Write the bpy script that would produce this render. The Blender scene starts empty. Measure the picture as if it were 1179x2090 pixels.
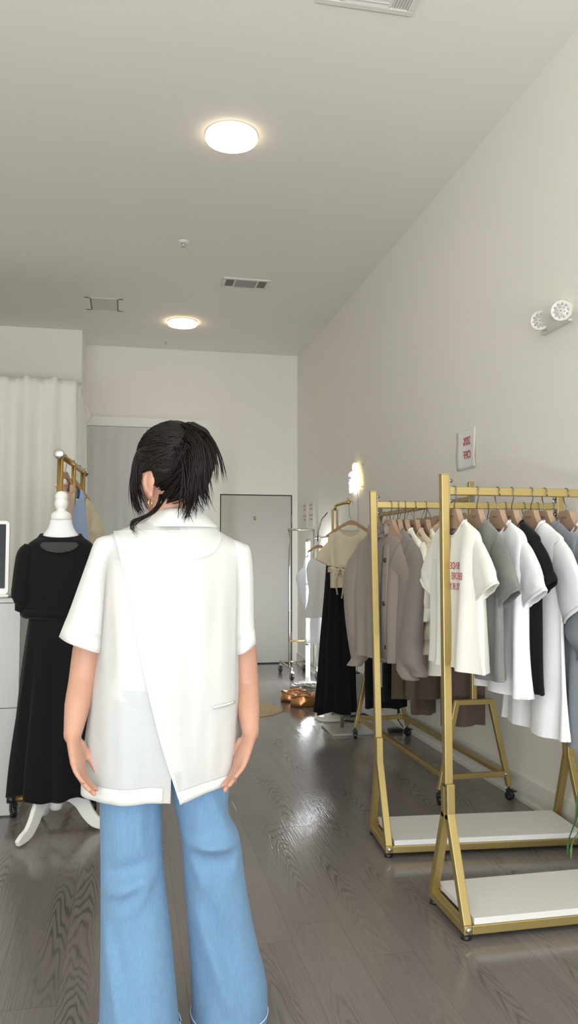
import bpy, bmesh, math, random
from mathutils import Vector, Matrix, Euler, noise
random.seed(7)
PI = math.pi
C = bpy.context.scene.collection

# ------------------------------------------------------------------ camera model
F, CX, CY, CAMZ = 1600.0, 589.5, 1045.0, 1.27
PITCH = math.radians(3.505)
YAW = math.radians(11.581)
_cp, _sp, _cy, _sy = math.cos(PITCH), math.sin(PITCH), math.cos(YAW), math.sin(YAW)
FW = Vector((_sy*_cp, _cy*_cp, _sp)); RT = Vector((_cy, -_sy, 0)); UP = Vector((-_sy*_sp, -_cy*_sp, _cp))

def ray(px, py):
    return FW + RT*((px-CX)/F) - UP*((py-CY)/F)
def P(px, py, Y):                 # measured point on the plane y = Y
    d = ray(px, py); t = Y/d.y
    return Vector((d.x*t, Y, CAMZ+d.z*t))
def PX(px, py, X):                # measured point on the plane x = X
    d = ray(px, py); t = X/d.x
    return Vector((X, d.y*t, CAMZ+d.z*t))
def PZ(px, py, Z):                # measured point on the plane z = Z
    d = ray(px, py); t = (Z-CAMZ)/d.z
    return Vector((d.x*t, d.y*t, Z))

# ------------------------------------------------------------------ materials
def lin(c):
    return tuple((v/12.92 if v <= .04045 else ((v+.055)/1.055)**2.4) for v in c)
def rgb(r, g, b):
    return lin((r/255, g/255, b/255)) + (1,)
def new_mat(name):
    m = bpy.data.materials.new(name); m.use_nodes = True
    nt = m.node_tree; b = nt.nodes['Principled BSDF']
    return m, nt, b
def mat(name, col, rough=.5, metal=0, bump=0, scale=200, var=0, sheen=0, spec=.5, trans=0, sss=0, coords='Object', stretch=(1,1,1), vscale=None):
    m, nt, b = new_mat(name)
    b.inputs['Base Color'].default_value = col
    b.inputs['Roughness'].default_value = rough
    b.inputs['Metallic'].default_value = metal
    b.inputs['Specular IOR Level'].default_value = spec
    if sheen: b.inputs['Sheen Weight'].default_value = sheen
    if sss:
        b.inputs['Subsurface Weight'].default_value = sss
        b.inputs['Subsurface Radius'].default_value = (.012, .004, .002)
        b.inputs['Subsurface Scale'].default_value = 1.0
    tc = nt.nodes.new('ShaderNodeTexCoord'); mp = nt.nodes.new('ShaderNodeMapping')
    mp.inputs['Scale'].default_value = stretch
    nt.links.new(tc.outputs[coords], mp.inputs['Vector'])
    if bump:
        n = nt.nodes.new('ShaderNodeTexNoise'); n.inputs['Scale'].default_value = scale
        n.inputs['Detail'].default_value = 4
        bp = nt.nodes.new('ShaderNodeBump'); bp.inputs['Strength'].default_value = bump
        bp.inputs['Distance'].default_value = .002
        nt.links.new(mp.outputs[0], n.inputs['Vector']); nt.links.new(n.outputs['Fac'], bp.inputs['Height'])
        nt.links.new(bp.outputs[0], b.inputs['Normal'])
    if var:
        n = nt.nodes.new('ShaderNodeTexNoise'); n.inputs['Scale'].default_value = vscale or 6
        n.inputs['Detail'].default_value = 6
        mx = nt.nodes.new('ShaderNodeMix'); mx.data_type = 'RGBA'
        mx.inputs[6].default_value = tuple(max(0, c*(1-var)) for c in col[:3])+(1,)
        mx.inputs[7].default_value = tuple(min(1, c*(1+var)) for c in col[:3])+(1,)
        nt.links.new(mp.outputs[0], n.inputs['Vector']); nt.links.new(n.outputs['Fac'], mx.inputs[0])
        nt.links.new(mx.outputs[2], b.inputs['Base Color'])
    if trans:
        tr = nt.nodes.new('ShaderNodeBsdfTransparent'); ms = nt.nodes.new('ShaderNodeMixShader')
        ms.inputs[0].default_value = trans
        out = nt.nodes['Material Output']
        nt.links.new(b.outputs[0], ms.inputs[1]); nt.links.new(tr.outputs[0], ms.inputs[2])
        nt.links.new(ms.outputs[0], out.inputs['Surface'])
    return m
def emit(name, col, strength):
    m, nt, b = new_mat(name)
    b.inputs['Base Color'].default_value = (.8, .8, .8, 1)
    b.inputs['Emission Color'].default_value = col
    b.inputs['Emission Strength'].default_value = strength
    return m
def cloth(name, col, bump=.25, scale=900, var=.04, sheen=.15, trans=0, rough=.9):
    return mat(name, col, rough, 0, bump, scale, var, sheen, .2, trans)

M = {}
M['wall'] = mat('wall_paint', (.80, .782, .722, 1), .85, bump=.12, scale=140, spec=.25)
M['ceil'] = mat('ceiling_paint', (.80, .782, .73, 1), .9, bump=.15, scale=110, spec=.2)
M['trim'] = mat('trim_paint', (.74, .73, .69, 1), .45, bump=.03, scale=30)
M['door'] = mat('door_paint', (.50, .485, .44, 1), .5, bump=.04, scale=40)
M['black_gap'] = mat('gap_shade_black', (.01, .01, .01, 1), .7)
M['black_plastic'] = mat('black_plastic', (.012, .012, .013, 1), .4)
M['gold'] = mat('brushed_gold_paint', (.44, .335, .13, 1), .38, .65, bump=.03, scale=60, var=.06, vscale=3)
M['gold_round'] = mat('gold_tube_metal', (.55, .37, .12, 1), .32, .85, bump=.02, scale=60)
M['chrome'] = mat('chrome_metal', (.62, .62, .60, 1), .16, 1, bump=.01, scale=20)
M['dark_metal'] = mat('dark_wire_metal', (.30, .28, .25, 1), .3, 1)
M['white_board'] = mat('white_laminate', (.80, .80, .78, 1), .42, bump=.02, scale=60)
M['white_gloss'] = mat('white_enamel', (.82, .82, .80, 1), .3, bump=.02, scale=20)
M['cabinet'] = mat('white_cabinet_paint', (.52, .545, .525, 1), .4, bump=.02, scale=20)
M['kraft'] = mat('kraft_card', (.36, .245, .165, 1), .75, bump=.2, scale=500, var=.08, vscale=40)
M['kraft_print'] = mat('dark_brown_ink', (.24, .13, .08, 1), .8)
M['wood'] = mat('pale_hanger_wood', (.42, .24, .11, 1), .5, bump=.1, scale=60, var=.2, vscale=30, stretch=(1, 1, 8))
M['paper'] = mat('sign_paper', (.80, .78, .78, 1), .7, bump=.05, scale=60)
M['red_ink'] = mat('red_ink', (.45, .06, .09, 1), .7)
M['red_print'] = mat('red_textile_print', (.50, .10, .13, 1), .8)
M['screen'] = mat('dark_glass_screen', (.010, .013, .016, 1), .3, spec=.2)
M['vent'] = mat('vent_paint', (.70, .69, .66, 1), .5)
M['vent_dark'] = mat('vent_shadow_metal', (.22, .21, .20, 1), .6)
M['vent_pale'] = mat('vent_blade_metal', (.66, .66, .64, 1), .45)
M['straw'] = mat('woven_straw', (.60, .49, .30, 1), .9, bump=.8, scale=160, var=.18, vscale=60)
M['copper'] = mat('crinkled_copper_leather', (.62, .30, .13, 1), .28, .85, bump=.9, scale=45)
M['silver'] = mat('silver_leather', (.55, .54, .52, 1), .25, .9, bump=.6, scale=50)
M['leaf'] = mat('plant_leaf', (.07, .16, .05, 1), .4, bump=.1, scale=60, var=.3, vscale=12)
M['leaf_pale'] = mat('plant_leaf_stripe', (.22, .36, .14, 1), .4)
M['stem'] = mat('plant_stem', (.16, .24, .08, 1), .5)
M['pot'] = mat('terracotta_pot', (.35, .16, .09, 1), .8, bump=.2, scale=60, var=.1)
M['soil'] = mat('potting_soil', (.03, .02, .014, 1), .95, bump=.9, scale=150)
M['skin'] = mat('skin', (.50, .275, .195, 1), .48, bump=.06, scale=350, var=.05, vscale=25, sss=.12, spec=.35)
M['lip'] = mat('lip_skin', (.42, .15, .13, 1), .4, sss=.05)
M['eye'] = mat('eye_dark', (.03, .02, .015, 1), .15)
M['brow'] = mat('eyebrow_hair', (.03, .02, .015, 1), .7)
M['hair'] = mat('dark_brown_hair', (.008, .0055, .0045, 1), .45, bump=.4, scale=160, spec=.22)
M['jacket'] = cloth('white_crepe', (.72, .725, .71, 1), .12, 700, .015, .1, trans=.36, rough=.8)
M['jacket_solid'] = cloth('white_crepe_double', (.66, .665, .65, 1), .12, 700, .015, .1, rough=.8)
M['camisole'] = cloth('white_lining', (.88, .88, .85, 1))
M['denim'] = mat('light_blue_denim', (.155, .285, .45, 1), .9, 0, .4, 1.0, .16, .1, .2, stretch=(420, 420, 60), vscale=.5)
M['denim_dark'] = cloth('denim_hem', (.13, .26, .44, 1), .6, 700, .3, .1)
M['thread'] = cloth('pale_denim_thread', (.45, .62, .80, 1))
M['black_knit'] = cloth('black_jersey', (.006, .006, .007, 1), .25, 500, .1, .05)
M['sheer'] = cloth('sheer_black_mesh', (.02, .02, .022, 1), .2, 900, .1, .05, trans=.28)
M['white_tee'] = cloth('white_cotton', (.80, .81, .83, 1))
M['cream_tee'] = cloth('offwhite_cotton', (.80, .79, .72, 1))
M['ivory'] = cloth('ivory_cotton', (.80, .77, .66, 1))
M['cream_knit'] = cloth('cream_knit', (.66, .58, .42, 1), .5, 400)
M['beige'] = cloth('beige_cotton', (.60, .52, .38, 1))
M['grey_marl'] = cloth('grey_marl_jersey', (.205, .205, .195, 1), .6, 600, .35)
M['blue_grey'] = cloth('blue_grey_jersey', (.17, .19, .21, 1), .4, 600, .12)
M['mauve'] = cloth('greige_twill', (.27, .228, .20, 1), .4, 500, .05)
M['mauve2'] = cloth('dark_greige_twill', (.22, .192, .175, 1), .4, 500, .05)
M['brown'] = cloth('mocha_cotton', (.115, .083, .068, 1), .4, 500, .05)
M['olive'] = cloth('dark_olive_cotton', (.10, .085, .05, 1))
M['pale_blue'] = cloth('pale_blue_cotton', (.36, .47, .70, 1))
M['peach'] = cloth('peach_cotton', (.66, .46, .35, 1))
M['teal_grey'] = cloth('pale_teal_cotton', (.38, .44, .45, 1))
M['sheer_white'] = cloth('sheer_white_voile', (.82, .83, .84, 1), trans=.35)
M['curtain'] = cloth('white_voile_curtain', (.83, .82, .76, 1), .3, 500, .02, .1, trans=.06)
M['grey_curtain'] = cloth('pale_grey_curtain', (.60, .605, .59, 1), .3, 400, .02)
M['button'] = mat('dark_button', (.04, .03, .02, 1), .3)
M['lamp_body'] = mat('emergency_light_plastic', (.68, .67, .63, 1), .4)
M['lens'] = mat('clear_led_lens', (.50, .50, .49, 1), .08, .2, bump=.5, scale=300)
M['reflector'] = mat('led_reflector', (.66, .665, .65, 1), .12, .9, bump=1, scale=120)
M['disc_on'] = emit('disc_light_glow', (1, .84, .66, 1), 7)
M['disc_side'] = emit('disc_side_glow', (1, .76, .50, 1), 4.5)
M['disc_warm'] = emit('warm_disc_glow', (1, .76, .50, 1), 9)
M['disc_warm_side'] = emit('warm_disc_side_glow', (1, .70, .42, 1), 9)
M['plate'] = mat('brushed_steel_plate', (.62, .62, .60, 1), .28, .5)
M['tube_on'] = emit('white_tube_glow', (.90, .95, 1, 1), 55)
M['neon_y'] = emit('warm_neon_glow', (1, .72, .26, 1), 2.6)
M['neon_w'] = emit('white_neon_glow', (1, .86, .62, 1), 3.6)
M['neon_p'] = emit('pink_neon_glow', (.85, .30, .75, 1), 1.3)
M['acrylic'] = mat('clear_acrylic', (.8, .8, .8, 1), .1, trans=.85)
M['cable'] = mat('black_cable', (.012, .012, .012, 1), .5)
M['grey_cable'] = mat('grey_cable', (.35, .35, .34, 1), .5)
M['gold_ear'] = mat('polished_gold', (.8, .58, .28, 1), .15, 1)

# ------------------------------------------------------------------ mesh builder
def world_off(o):
    v = Vector((0, 0, 0))
    while o is not None:
        v += o.location; o = o.parent
    return v
class MB:
    def __init__(s): s.v = []; s.f = []; s.m = []
    def add(s, vs, fs, mi=0):
        k = len(s.v); s.v += [Vector(v) for v in vs]
        s.f += [tuple(i+k for i in f) for f in fs]; s.m += [mi]*len(fs); return s
    def box(s, a, b, mi=0):
        x0, y0, z0 = a; x1, y1, z1 = b
        vs = [(x0,y0,z0),(x1,y0,z0),(x1,y1,z0),(x0,y1,z0),(x0,y0,z1),(x1,y0,z1),(x1,y1,z1),(x0,y1,z1)]
        return s.add(vs, [(3,2,1,0),(4,5,6,7),(0,1,5,4),(1,2,6,5),(2,3,7,6),(3,0,4,7)], mi)
    def bar(s, p, q, w, h, side=None, mi=0):
        p = Vector(p); q = Vector(q); d = (q-p).normalized()
        sd = Vector(side) if side else (Vector((0,1,0)) if abs(d.y) < .9 else Vector((1,0,0)))
        sd = (sd - d*sd.dot(d)).normalized(); u = d.cross(sd)
        vs = []
        for c in (p, q):
            for a, b in ((-1,-1),(1,-1),(1,1),(-1,1)): vs.append(c+sd*a*w/2+u*b*h/2)
        return s.add(vs, [(3,2,1,0),(4,5,6,7),(0,1,5,4),(1,2,6,5),(2,3,7,6),(3,0,4,7)], mi)
    def tube(s, pts, r, n=10, cap=True, mi=0, flat=1.0, side=None):
        pts = [Vector(p) for p in pts]
        rs = r if isinstance(r, (list, tuple)) else [r]*len(pts)
        rings = []; prev = Vector(side) if side else None
        for i, p in enumerate(pts):
            d = (pts[min(i+1, len(pts)-1)]-pts[max(i-1, 0)])
            d = d.normalized() if d.length > 1e-9 else Vector((0,0,1))
            if prev is None: prev = Vector((0,0,1)) if abs(d.z) < .9 else Vector((1,0,0))
            a = prev - d*prev.dot(d)
            a = a.normalized() if a.length > 1e-6 else d.orthogonal().normalized()
            b = d.cross(a); prev = a
            rings.append([p + a*math.cos(2*PI*k/n)*rs[i] + b*math.sin(2*PI*k/n)*rs[i]*flat for k in range(n)])
        return s.loft(rings, True, cap, cap, mi)
    def loft(s, rings, close=True, cap0=False, cap1=False, mi=0):
        n = len(rings[0]); vs = [v for r in rings for v in r]; fs = []
        for i in range(len(rings)-1):
            for k in range(n if close else n-1):
                a = i*n+k; b = i*n+(k+1) % n
                fs.append((a, b, b+n, a+n))
        if cap0: fs.append(tuple(reversed(range(n))))
        if cap1: fs.append(tuple(range((len(rings)-1)*n, len(rings)*n)))
        return s.add(vs, fs, mi)
    def lathe(s, prof, c=(0,0,0), n=24, axis='z', mi=0):
        c = Vector(c); rings = []
        for r, h in prof:
            ring = []
            for k in range(n):
                a = 2*PI*k/n; x, y = max(r, 1e-4)*math.cos(a), max(r, 1e-4)*math.sin(a)
                ring.append(c + (Vector((x,y,h)) if axis == 'z' else Vector((h,x,y)) if axis == 'x' else Vector((y,h,x))))
            rings.append(ring)
        return s.loft(rings, True, True, True, mi)
    def ell(s, c, r, n=16, rot=None, mi=0):
        c = Vector(c); rings = []
        for i in range(n//2+1):
            t = -PI/2+PI*i/(n//2); ct, st = max(math.cos(t), 1e-3), math.sin(t)
            ring = []
            for k in range(n):
                a = 2*PI*k/n; v = Vector((r[0]*ct*math.cos(a), r[1]*ct*math.sin(a), r[2]*st))
                ring.append(c + (rot @ v if rot else v))
            rings.append(ring)
        return s.loft(rings, True, True, True, mi)
    def prism(s, poly, axis, t0, t1, mi=0):      # poly of 2D points; extruded along axis
        def w(p, t):
            return (t, p[0], p[1]) if axis == 'x' else (p[0], t, p[1]) if axis == 'y' else (p[0], p[1], t)
        n = len(poly); vs = [w(p, t0) for p in poly]+[w(p, t1) for p in poly]
        fs = [tuple(range(n))[::-1], tuple(range(n, 2*n))]+[(k, (k+1) % n, n+(k+1) % n, n+k) for k in range(n)]
        return s.add(vs, fs, mi)
    def xform(s, mtx): s.v = [mtx @ v for v in s.v]; return s
    def build(s, name, m, parent=None, bevel=0, smooth=True, solid=0, kind=None, label=None, sub=0):
        off = world_off(parent) if parent is not None else Vector((0,0,0))
        me = bpy.data.meshes.new(name)
        me.from_pydata([v-off for v in s.v], [], s.f)
        ms = m if isinstance(m, (list, tuple)) else [m]
        for x in ms: me.materials.append(x)
        if len(ms) > 1:
            for p, i in zip(me.polygons, s.m): p.material_index = i
        bm = bmesh.new(); bm.from_mesh(me); bmesh.ops.recalc_face_normals(bm, faces=bm.faces); bm.to_mesh(me); bm.free()
        o = bpy.data.objects.new(name, me); C.objects.link(o)
        if parent is not None: o.parent = parent
        if smooth: me.polygons.foreach_set('use_smooth', [True]*len(me.polygons))
        if solid:
            md = o.modifiers.new('thick', 'SOLIDIFY'); md.thickness = solid; md.offset = 0
        if bevel:
            md = o.modifiers.new('edge', 'BEVEL'); md.width = bevel; md.segments = 2; md.limit_method = 'ANGLE'
            md.angle_limit = .6
            if smooth:
                md.harden_normals = True
        if sub:
            md = o.modifiers.new('sub', 'SUBSURF'); md.levels = sub; md.render_levels = sub
        if kind: o['kind'] = kind
        if label: o['label'] = label
        return o
def tag(o, label, cat, group=None, kind=None):
    o['label'] = label; o['category'] = cat
    if group: o['group'] = group
    if kind: o['kind'] = kind
    return o
def thing(name, loc, label, cat, group=None):
    o = bpy.data.objects.new(name, None); C.objects.link(o); o.location = loc
    o.empty_display_size = .1
    return tag(o, label, cat, group)
def solidbox(name, a, b, m, parent=None, bevel=.002, kind=None, label=None):
    return MB().box(a, b).build(name, m, parent, bevel=bevel, smooth=False, kind=kind, label=label)
def text_mb(body, size, m4, extrude=.0006, spacing=1.0):
    cu = bpy.data.curves.new('lettering', 'FONT'); cu.body = body; cu.size = size
    cu.extrude = extrude; cu.align_x = 'CENTER'; cu.align_y = 'CENTER'; cu.space_character = spacing
    ob = bpy.data.objects.new('lettering', cu); C.objects.link(ob)
    bpy.context.view_layer.update()
    me = bpy.data.meshes.new_from_object(ob.evaluated_get(bpy.context.evaluated_depsgraph_get()))
    b = MB(); b.add([m4 @ v.co for v in me.vertices], [tuple(p.vertices) for p in me.polygons])
    bpy.data.objects.remove(ob); bpy.data.curves.remove(cu); bpy.data.meshes.remove(me)
    return b
def nz(x, y=0, z=0): return noise.noise(Vector((x, y, z)))
def lerp(a, b, t): return a+(b-a)*t
def interp(tab, x):               # tab: sorted (x, v...) -> tuple of v
    if x <= tab[0][0]: return tab[0][1:]
    for a, b in zip(tab, tab[1:]):
        if x <= b[0]:
            t = (x-a[0])/(b[0]-a[0]); return tuple(lerp(p, q, t) for p, q in zip(a[1:], b[1:]))
    return tab[-1][1:]
def sinterp(tab, x):              # smooth (Catmull-Rom style) version
    n = len(tab)
    if x <= tab[0][0]: return tab[0][1:]
    if x >= tab[-1][0]: return tab[-1][1:]
    i = max(k for k in range(n-1) if tab[k][0] <= x)
    a, b = tab[i], tab[i+1]; p0 = tab[max(i-1, 0)]; p3 = tab[min(i+2, n-1)]
    t = (x-a[0])/(b[0]-a[0]); h = b[0]-a[0]; out = []
    for k in range(1, len(a)):
        m1 = (b[k]-p0[k])/(b[0]-p0[0])*h; m2 = (p3[k]-a[k])/(p3[0]-a[0])*h
        out.append((2*t**3-3*t*t+1)*a[k]+(t**3-2*t*t+t)*m1+(-2*t**3+3*t*t)*b[k]+(t**3-t*t)*m2)
    return tuple(out)
def spow(c, e): return math.copysign(abs(c)**e, c)
LIGHT_WIN, LIGHT_UP, EXPO = 80, 340, 0.0
# ------------------------------------------------------------------ the room
WX, BY, CZ = 2.069, 9.57, 3.797
PY0, PX0 = 8.79, -.523            # partition face and its end
LX, FY = -3.4, -3.0

def floor_mat():
    m, nt, b = new_mat('grey_brown_wood_planks'); N = nt.nodes; L = nt.links
    tc = N.new('ShaderNodeTexCoord'); sep = N.new('ShaderNodeSeparateXYZ'); L.new(tc.outputs['Object'], sep.inputs[0])
    def math_(op, a, bb=None):
        n = N.new('ShaderNodeMath'); n.operation = op
        for i, v in enumerate((a, bb)):
            if v is None: continue
            if isinstance(v, (int, float)): n.inputs[i].default_value = v
            else: L.new(v, n.inputs[i])
        return n.outputs[0]
    W, LEN = .185, 1.25
    row = math_('FLOOR', math_('DIVIDE', sep.outputs['X'], W))
    wn = N.new('ShaderNodeTexWhiteNoise'); wn.noise_dimensions = '1D'; L.new(row, wn.inputs['W'])
    yy = math_('ADD', math_('DIVIDE', sep.outputs['Y'], LEN), wn.outputs['Value'])
    col = math_('FLOOR', yy)
    cv = N.new('ShaderNodeCombineXYZ'); L.new(row, cv.inputs[0]); L.new(col, cv.inputs[1])
    w2 = N.new('ShaderNodeTexWhiteNoise'); w2.noise_dimensions = '3D'; L.new(cv.outputs[0], w2.inputs['Vector'])
    pid = w2.outputs['Value']
    fx = math_('FRACT', math_('DIVIDE', sep.outputs['X'], W)); fy = math_('FRACT', yy)
    # grain: stretched rings
    off = math_('MULTIPLY', pid, 37.0)
    gx = math_('ADD', math_('SUBTRACT', fx, .5), math_('MULTIPLY', math_('SUBTRACT', pid, .5), .7))
    gv = N.new('ShaderNodeCombineXYZ')
    L.new(math_('ADD', math_('MULTIPLY', sep.outputs['X'], 9.0), off), gv.inputs[0])
    L.new(math_('ADD', math_('MULTIPLY', sep.outputs['Y'], .9), off), gv.inputs[1]); L.new(off, gv.inputs[2])
    n1 = N.new('ShaderNodeTexNoise'); n1.inputs['Scale'].default_value = 1.0; n1.inputs['Detail'].default_value = 2.5
    L.new(gv.outputs[0], n1.inputs['Vector'])
    cath = math_('ADD', math_('MULTIPLY', sep.outputs['Y'], 11.0), math_('MULTIPLY', math_('MULTIPLY', gx, gx), 34.0))
    cath = math_('ADD', cath, math_('MULTIPLY', n1.outputs['Fac'], 13.0))
    ringsv = math_('POWER', math_('ADD', .5, math_('MULTIPLY', math_('SINE', math_('MULTIPLY', cath, 6.283)), .5)), 3.0)
    gm = math_('SUBTRACT', 1.0, math_('MULTIPLY', math_('MULTIPLY', gx, gx), 11.0))
    nm = N.new('ShaderNodeTexNoise'); nm.inputs['Scale'].default_value = 1.0; nm.inputs['Detail'].default_value = 1
    gv3 = N.new('ShaderNodeCombineXYZ'); L.new(math_('MULTIPLY', row, 3.7), gv3.inputs[0]); L.new(math_('MULTIPLY', sep.outputs['Y'], 1.6), gv3.inputs[1]); L.new(off, gv3.inputs[2])
    L.new(gv3.outputs[0], nm.inputs['Vector'])
    gm = math_('MULTIPLY', math_('MAXIMUM', gm, .12), math_('MULTIPLY', math_('MAXIMUM', math_('SUBTRACT', nm.outputs['Fac'], .34), 0.0), 3.6))
    ringsv = math_('MULTIPLY', ringsv, math_('MINIMUM', gm, 1.0))
    gv2 = N.new('ShaderNodeCombineXYZ')
    L.new(math_('MULTIPLY', sep.outputs['X'], 160.0), gv2.inputs[0]); L.new(math_('MULTIPLY', sep.outputs['Y'], 5.0), gv2.inputs[1]); L.new(off, gv2.inputs[2])
    n2 = N.new('ShaderNodeTexNoise'); n2.inputs['Scale'].default_value = 1.0; n2.inputs['Detail'].default_value = 4
    L.new(gv2.outputs[0], n2.inputs['Vector'])
    n3 = N.new('ShaderNodeTexNoise'); n3.inputs['Scale'].default_value = 1.4; n3.inputs['Detail'].default_value = 3
    L.new(tc.outputs['Object'], n3.inputs['Vector'])
    g = math_('ADD', math_('MULTIPLY', ringsv, -.42), math_('MULTIPLY', math_('SUBTRACT', n2.outputs['Fac'], .5), .30))
    g = math_('ADD', g, math_('MULTIPLY', math_('SUBTRACT', pid, .5), .10))
    g = math_('ADD', math_('MULTIPLY', math_('SUBTRACT', n3.outputs['Fac'], .5), .22), math_('ADD', g, .57))
    rp = N.new('ShaderNodeValToRGB'); L.new(g, rp.inputs[0])
    rp.color_ramp.elements[0].color = (.10, .088, .083, 1); rp.color_ramp.elements[0].position = .1
    rp.color_ramp.elements[1].color = (.285, .259, .248, 1); rp.color_ramp.elements[1].position = .95
    gap = math_('MAXIMUM', math_('LESS_THAN', fx, .012), math_('LESS_THAN', fy, .0022))
    mx = N.new('ShaderNodeMix'); mx.data_type = 'RGBA'; L.new(math_('MULTIPLY', gap, .3), mx.inputs[0]); L.new(rp.outputs[0], mx.inputs[6])
    mx.inputs[7].default_value = (.03, .026, .022, 1); L.new(mx.outputs[2], b.inputs['Base Color'])
    L.new(math_('ADD', math_('MULTIPLY', n2.outputs['Fac'], .10), .075), b.inputs['Roughness'])
    b.inputs['Specular IOR Level'].default_value = .5
    bp = N.new('ShaderNodeBump'); bp.inputs['Strength'].default_value = .36; bp.inputs['Distance'].default_value = .0025
    hh = math_('SUBTRACT', math_('ADD', math_('MULTIPLY', n2.outputs['Fac'], .8), math_('MULTIPLY', ringsv, -.2)), math_('MULTIPLY', gap, .4))
    L.new(hh, bp.inputs['Height']); L.new(bp.outputs[0], b.inputs['Normal'])
    return m
M['floor'] = floor_mat()
M['vent_grey'] = mat('grey_vent_metal', (.30, .29, .28, 1), .55)
S = 'structure'
def st(name, a, b, m): return solidbox(name, a, b, m, bevel=0, kind=S)
st('floor', (LX-.1, FY-.1, -.1), (WX+.1, BY+.1, 0), M['floor'])
MB().box((LX-.1, FY-.1, CZ), (WX+.1, PY0+.02, CZ+.15)).build('ceiling', M['ceil'], smooth=False, kind=S)
MB().box((LX-.1, PY0+.02, CZ+.05), (WX+.1, BY+.1, CZ+.15)).build('ceiling_alcove', M['ceil'], smooth=False, kind=S)
st('wall_right', (WX, FY-.1, 0), (WX+.1, BY+.1, CZ+.05), M['wall'])
st('wall_left', (LX-.1, FY-.1, 0), (LX, PY0, CZ), M['wall'])
# back wall with the door opening
DX0, DX1, DZ = 1.110, 1.989, 2.068
b = MB()
b.box((PX0-.1, BY, 0), (DX0-.012, BY+.1, CZ+.05)).box((DX1+.012, BY, 0), (WX, BY+.1, CZ+.05)).box((DX0-.012, BY, DZ+.012), (DX1+.012, BY+.1, CZ+.05))
b.box((DX0-.1, BY+.1, -.02), (DX1+.1, BY+.12, DZ+.2))
b.build('wall_back', M['wall'], smooth=False, kind=S)
b = MB(); b.box((LX-.1, PY0, 0), (PX0-.1, PY0+.1, CZ+.04)).box((PX0-.1, PY0, 0), (PX0, BY, CZ+.05))
b.build('wall_partition', M['wall'], smooth=False, kind=S)
# front wall with the shop window behind the viewer
b = MB(); b.box((LX, FY-.1, 0), (-2.9, FY, CZ)).box((1.9, FY-.1, 0), (WX, FY, CZ)).box((-2.9, FY-.1, 3.2), (1.9, FY, CZ)).box((-2.9, FY-.1, 0), (1.9, FY, .15))
b.build('wall_front', M['wall'], smooth=False, kind=S)
w1 = MB()
for x in (-2.88, -1.3, .3, 1.88): w1.box((x-.025, FY-.07, .15), (x+.025, FY-.02, 3.2))
w1.box((-2.9, FY-.07, .15), (1.9, FY-.02, .2)).box((-2.9, FY-.07, 3.15), (1.9, FY-.02, 3.2)).box((-2.9, FY-.07, 2.3), (1.9, FY-.02, 2.35))
w1.build('window_1', M['black_plastic'], smooth=False, kind=S)
# baseboard
st('baseboard_right', (WX-.014, FY, 0), (WX, BY, .125), M['trim'])
MB().box((WX-.028, FY, 0), (WX-.014, BY, .018)).build('trim_2', M['trim'], smooth=False, kind=S)
MB().box((.95, BY-.014, 0), (DX0-.015, BY, .125)).build('baseboard_back', M['trim'], smooth=False, kind=S)
MB().box((LX, PY0-.014, 0), (PX0, PY0, .125)).build('baseboard_left', M['trim'], smooth=False, kind=S)
# door
d = MB(); d.box((DX0, BY+.008, .012), (DX1, BY+.05, DZ)); door = d.build('door_1', M['door'], bevel=.002, smooth=False, kind=S)
g = MB(); g.box((DX0-.012, BY+.005, 0), (DX0, BY+.1, DZ+.012)).box((DX1, BY+.005, 0), (DX1+.012, BY+.1, DZ+.012)).box((DX0-.012, BY+.005, DZ), (DX1+.012, BY+.1, DZ+.012)).box((DX0-.012, BY-.001, -.001), (DX1+.012, BY+.1, .014))
g.build('door_gap', M['black_gap'], door, smooth=False)  # solid black strips, coloured as the shade in the gap round the door
for z in (1.78, .33):
    MB().box((DX1-.006, BY-.004, z-.05), (DX1+.012, BY+.012, z+.05)).build('hinge', M['dark_metal'], door, smooth=False)
MB().lathe([(.001, -.008), (.017, -.008), (.019, 0), (.019, .012)], (1.531, BY+.006, 1.79), 16, 'y').build('door_viewer', M['gold_round'], door)
MB().lathe([(.001, -.014), (.008, -.013), (.010, -.006)], (1.531, BY+.006, 1.77), 12, 'y').build('knocker', M['dark_metal'], door)
# wide framed curtain opening on the back wall
fx0, fx1, fz = PX0+.004, .948, 2.985
c = MB(); c.box((fx0, BY-.03, fz-.115), (fx1, BY, fz)); c.box((fx1-.062, BY-.03, 0), (fx1, BY, fz-.115))
c.build('trim_1', M['white_board'], bevel=.003, smooth=False, kind=S)
rows = []
for i in range(26):
    z = .03+(fz-.12-.03)*i/25
    rows.append([Vector((lerp(fx0+.01, fx1-.065, k/150), BY-.035+.005*math.sin(k*.42+.5*math.sin(k*.11)+.35*math.sin(i*.15))*(1-.45*i/25)+.006*nz(k*.06, i*.1), z)) for k in range(151)])
cur = MB().loft(rows, False).build('alcove_curtain', M['grey_curtain'])
tag(cur, 'flat pale grey curtain filling the white framed opening on the back wall', 'curtain')

# ------------------------------------------------------------------ ceiling fittings
def disc_light(x, y, r, label, on='disc_on', side='disc_side'):
    t = thing('ceiling_light', (x, y, CZ), label, 'ceiling light', 'round ceiling lights')
    MB().lathe([(r*.9, 0), (r, -.001), (r, -.007), (r*.99, -.009), (r*.93, -.009)], (x, y, CZ), 48).build('rim', M['white_gloss'], t)
    MB().lathe([(r*.975, -.008), (r*.985, -.012), (r*.982, -.026), (r*.975, -.029)], (x, y, CZ), 48).build('side_diffuser', M[side], t)
    MB().lathe([(r*.975, -.027), (r*.97, -.030), (r*.95, -.034), (r*.6, -.039), (.002, -.041)], (x, y, CZ), 48).build('diffuser', M[on], t)
disc_light(.573, 4.50, .158, 'lit round flush ceiling light, the big near one between the two white vents')
disc_light(.536, 8.255, .158, 'lit round flush ceiling light, the far one above the framed grey curtain', 'disc_warm', 'disc_warm_side')

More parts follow.
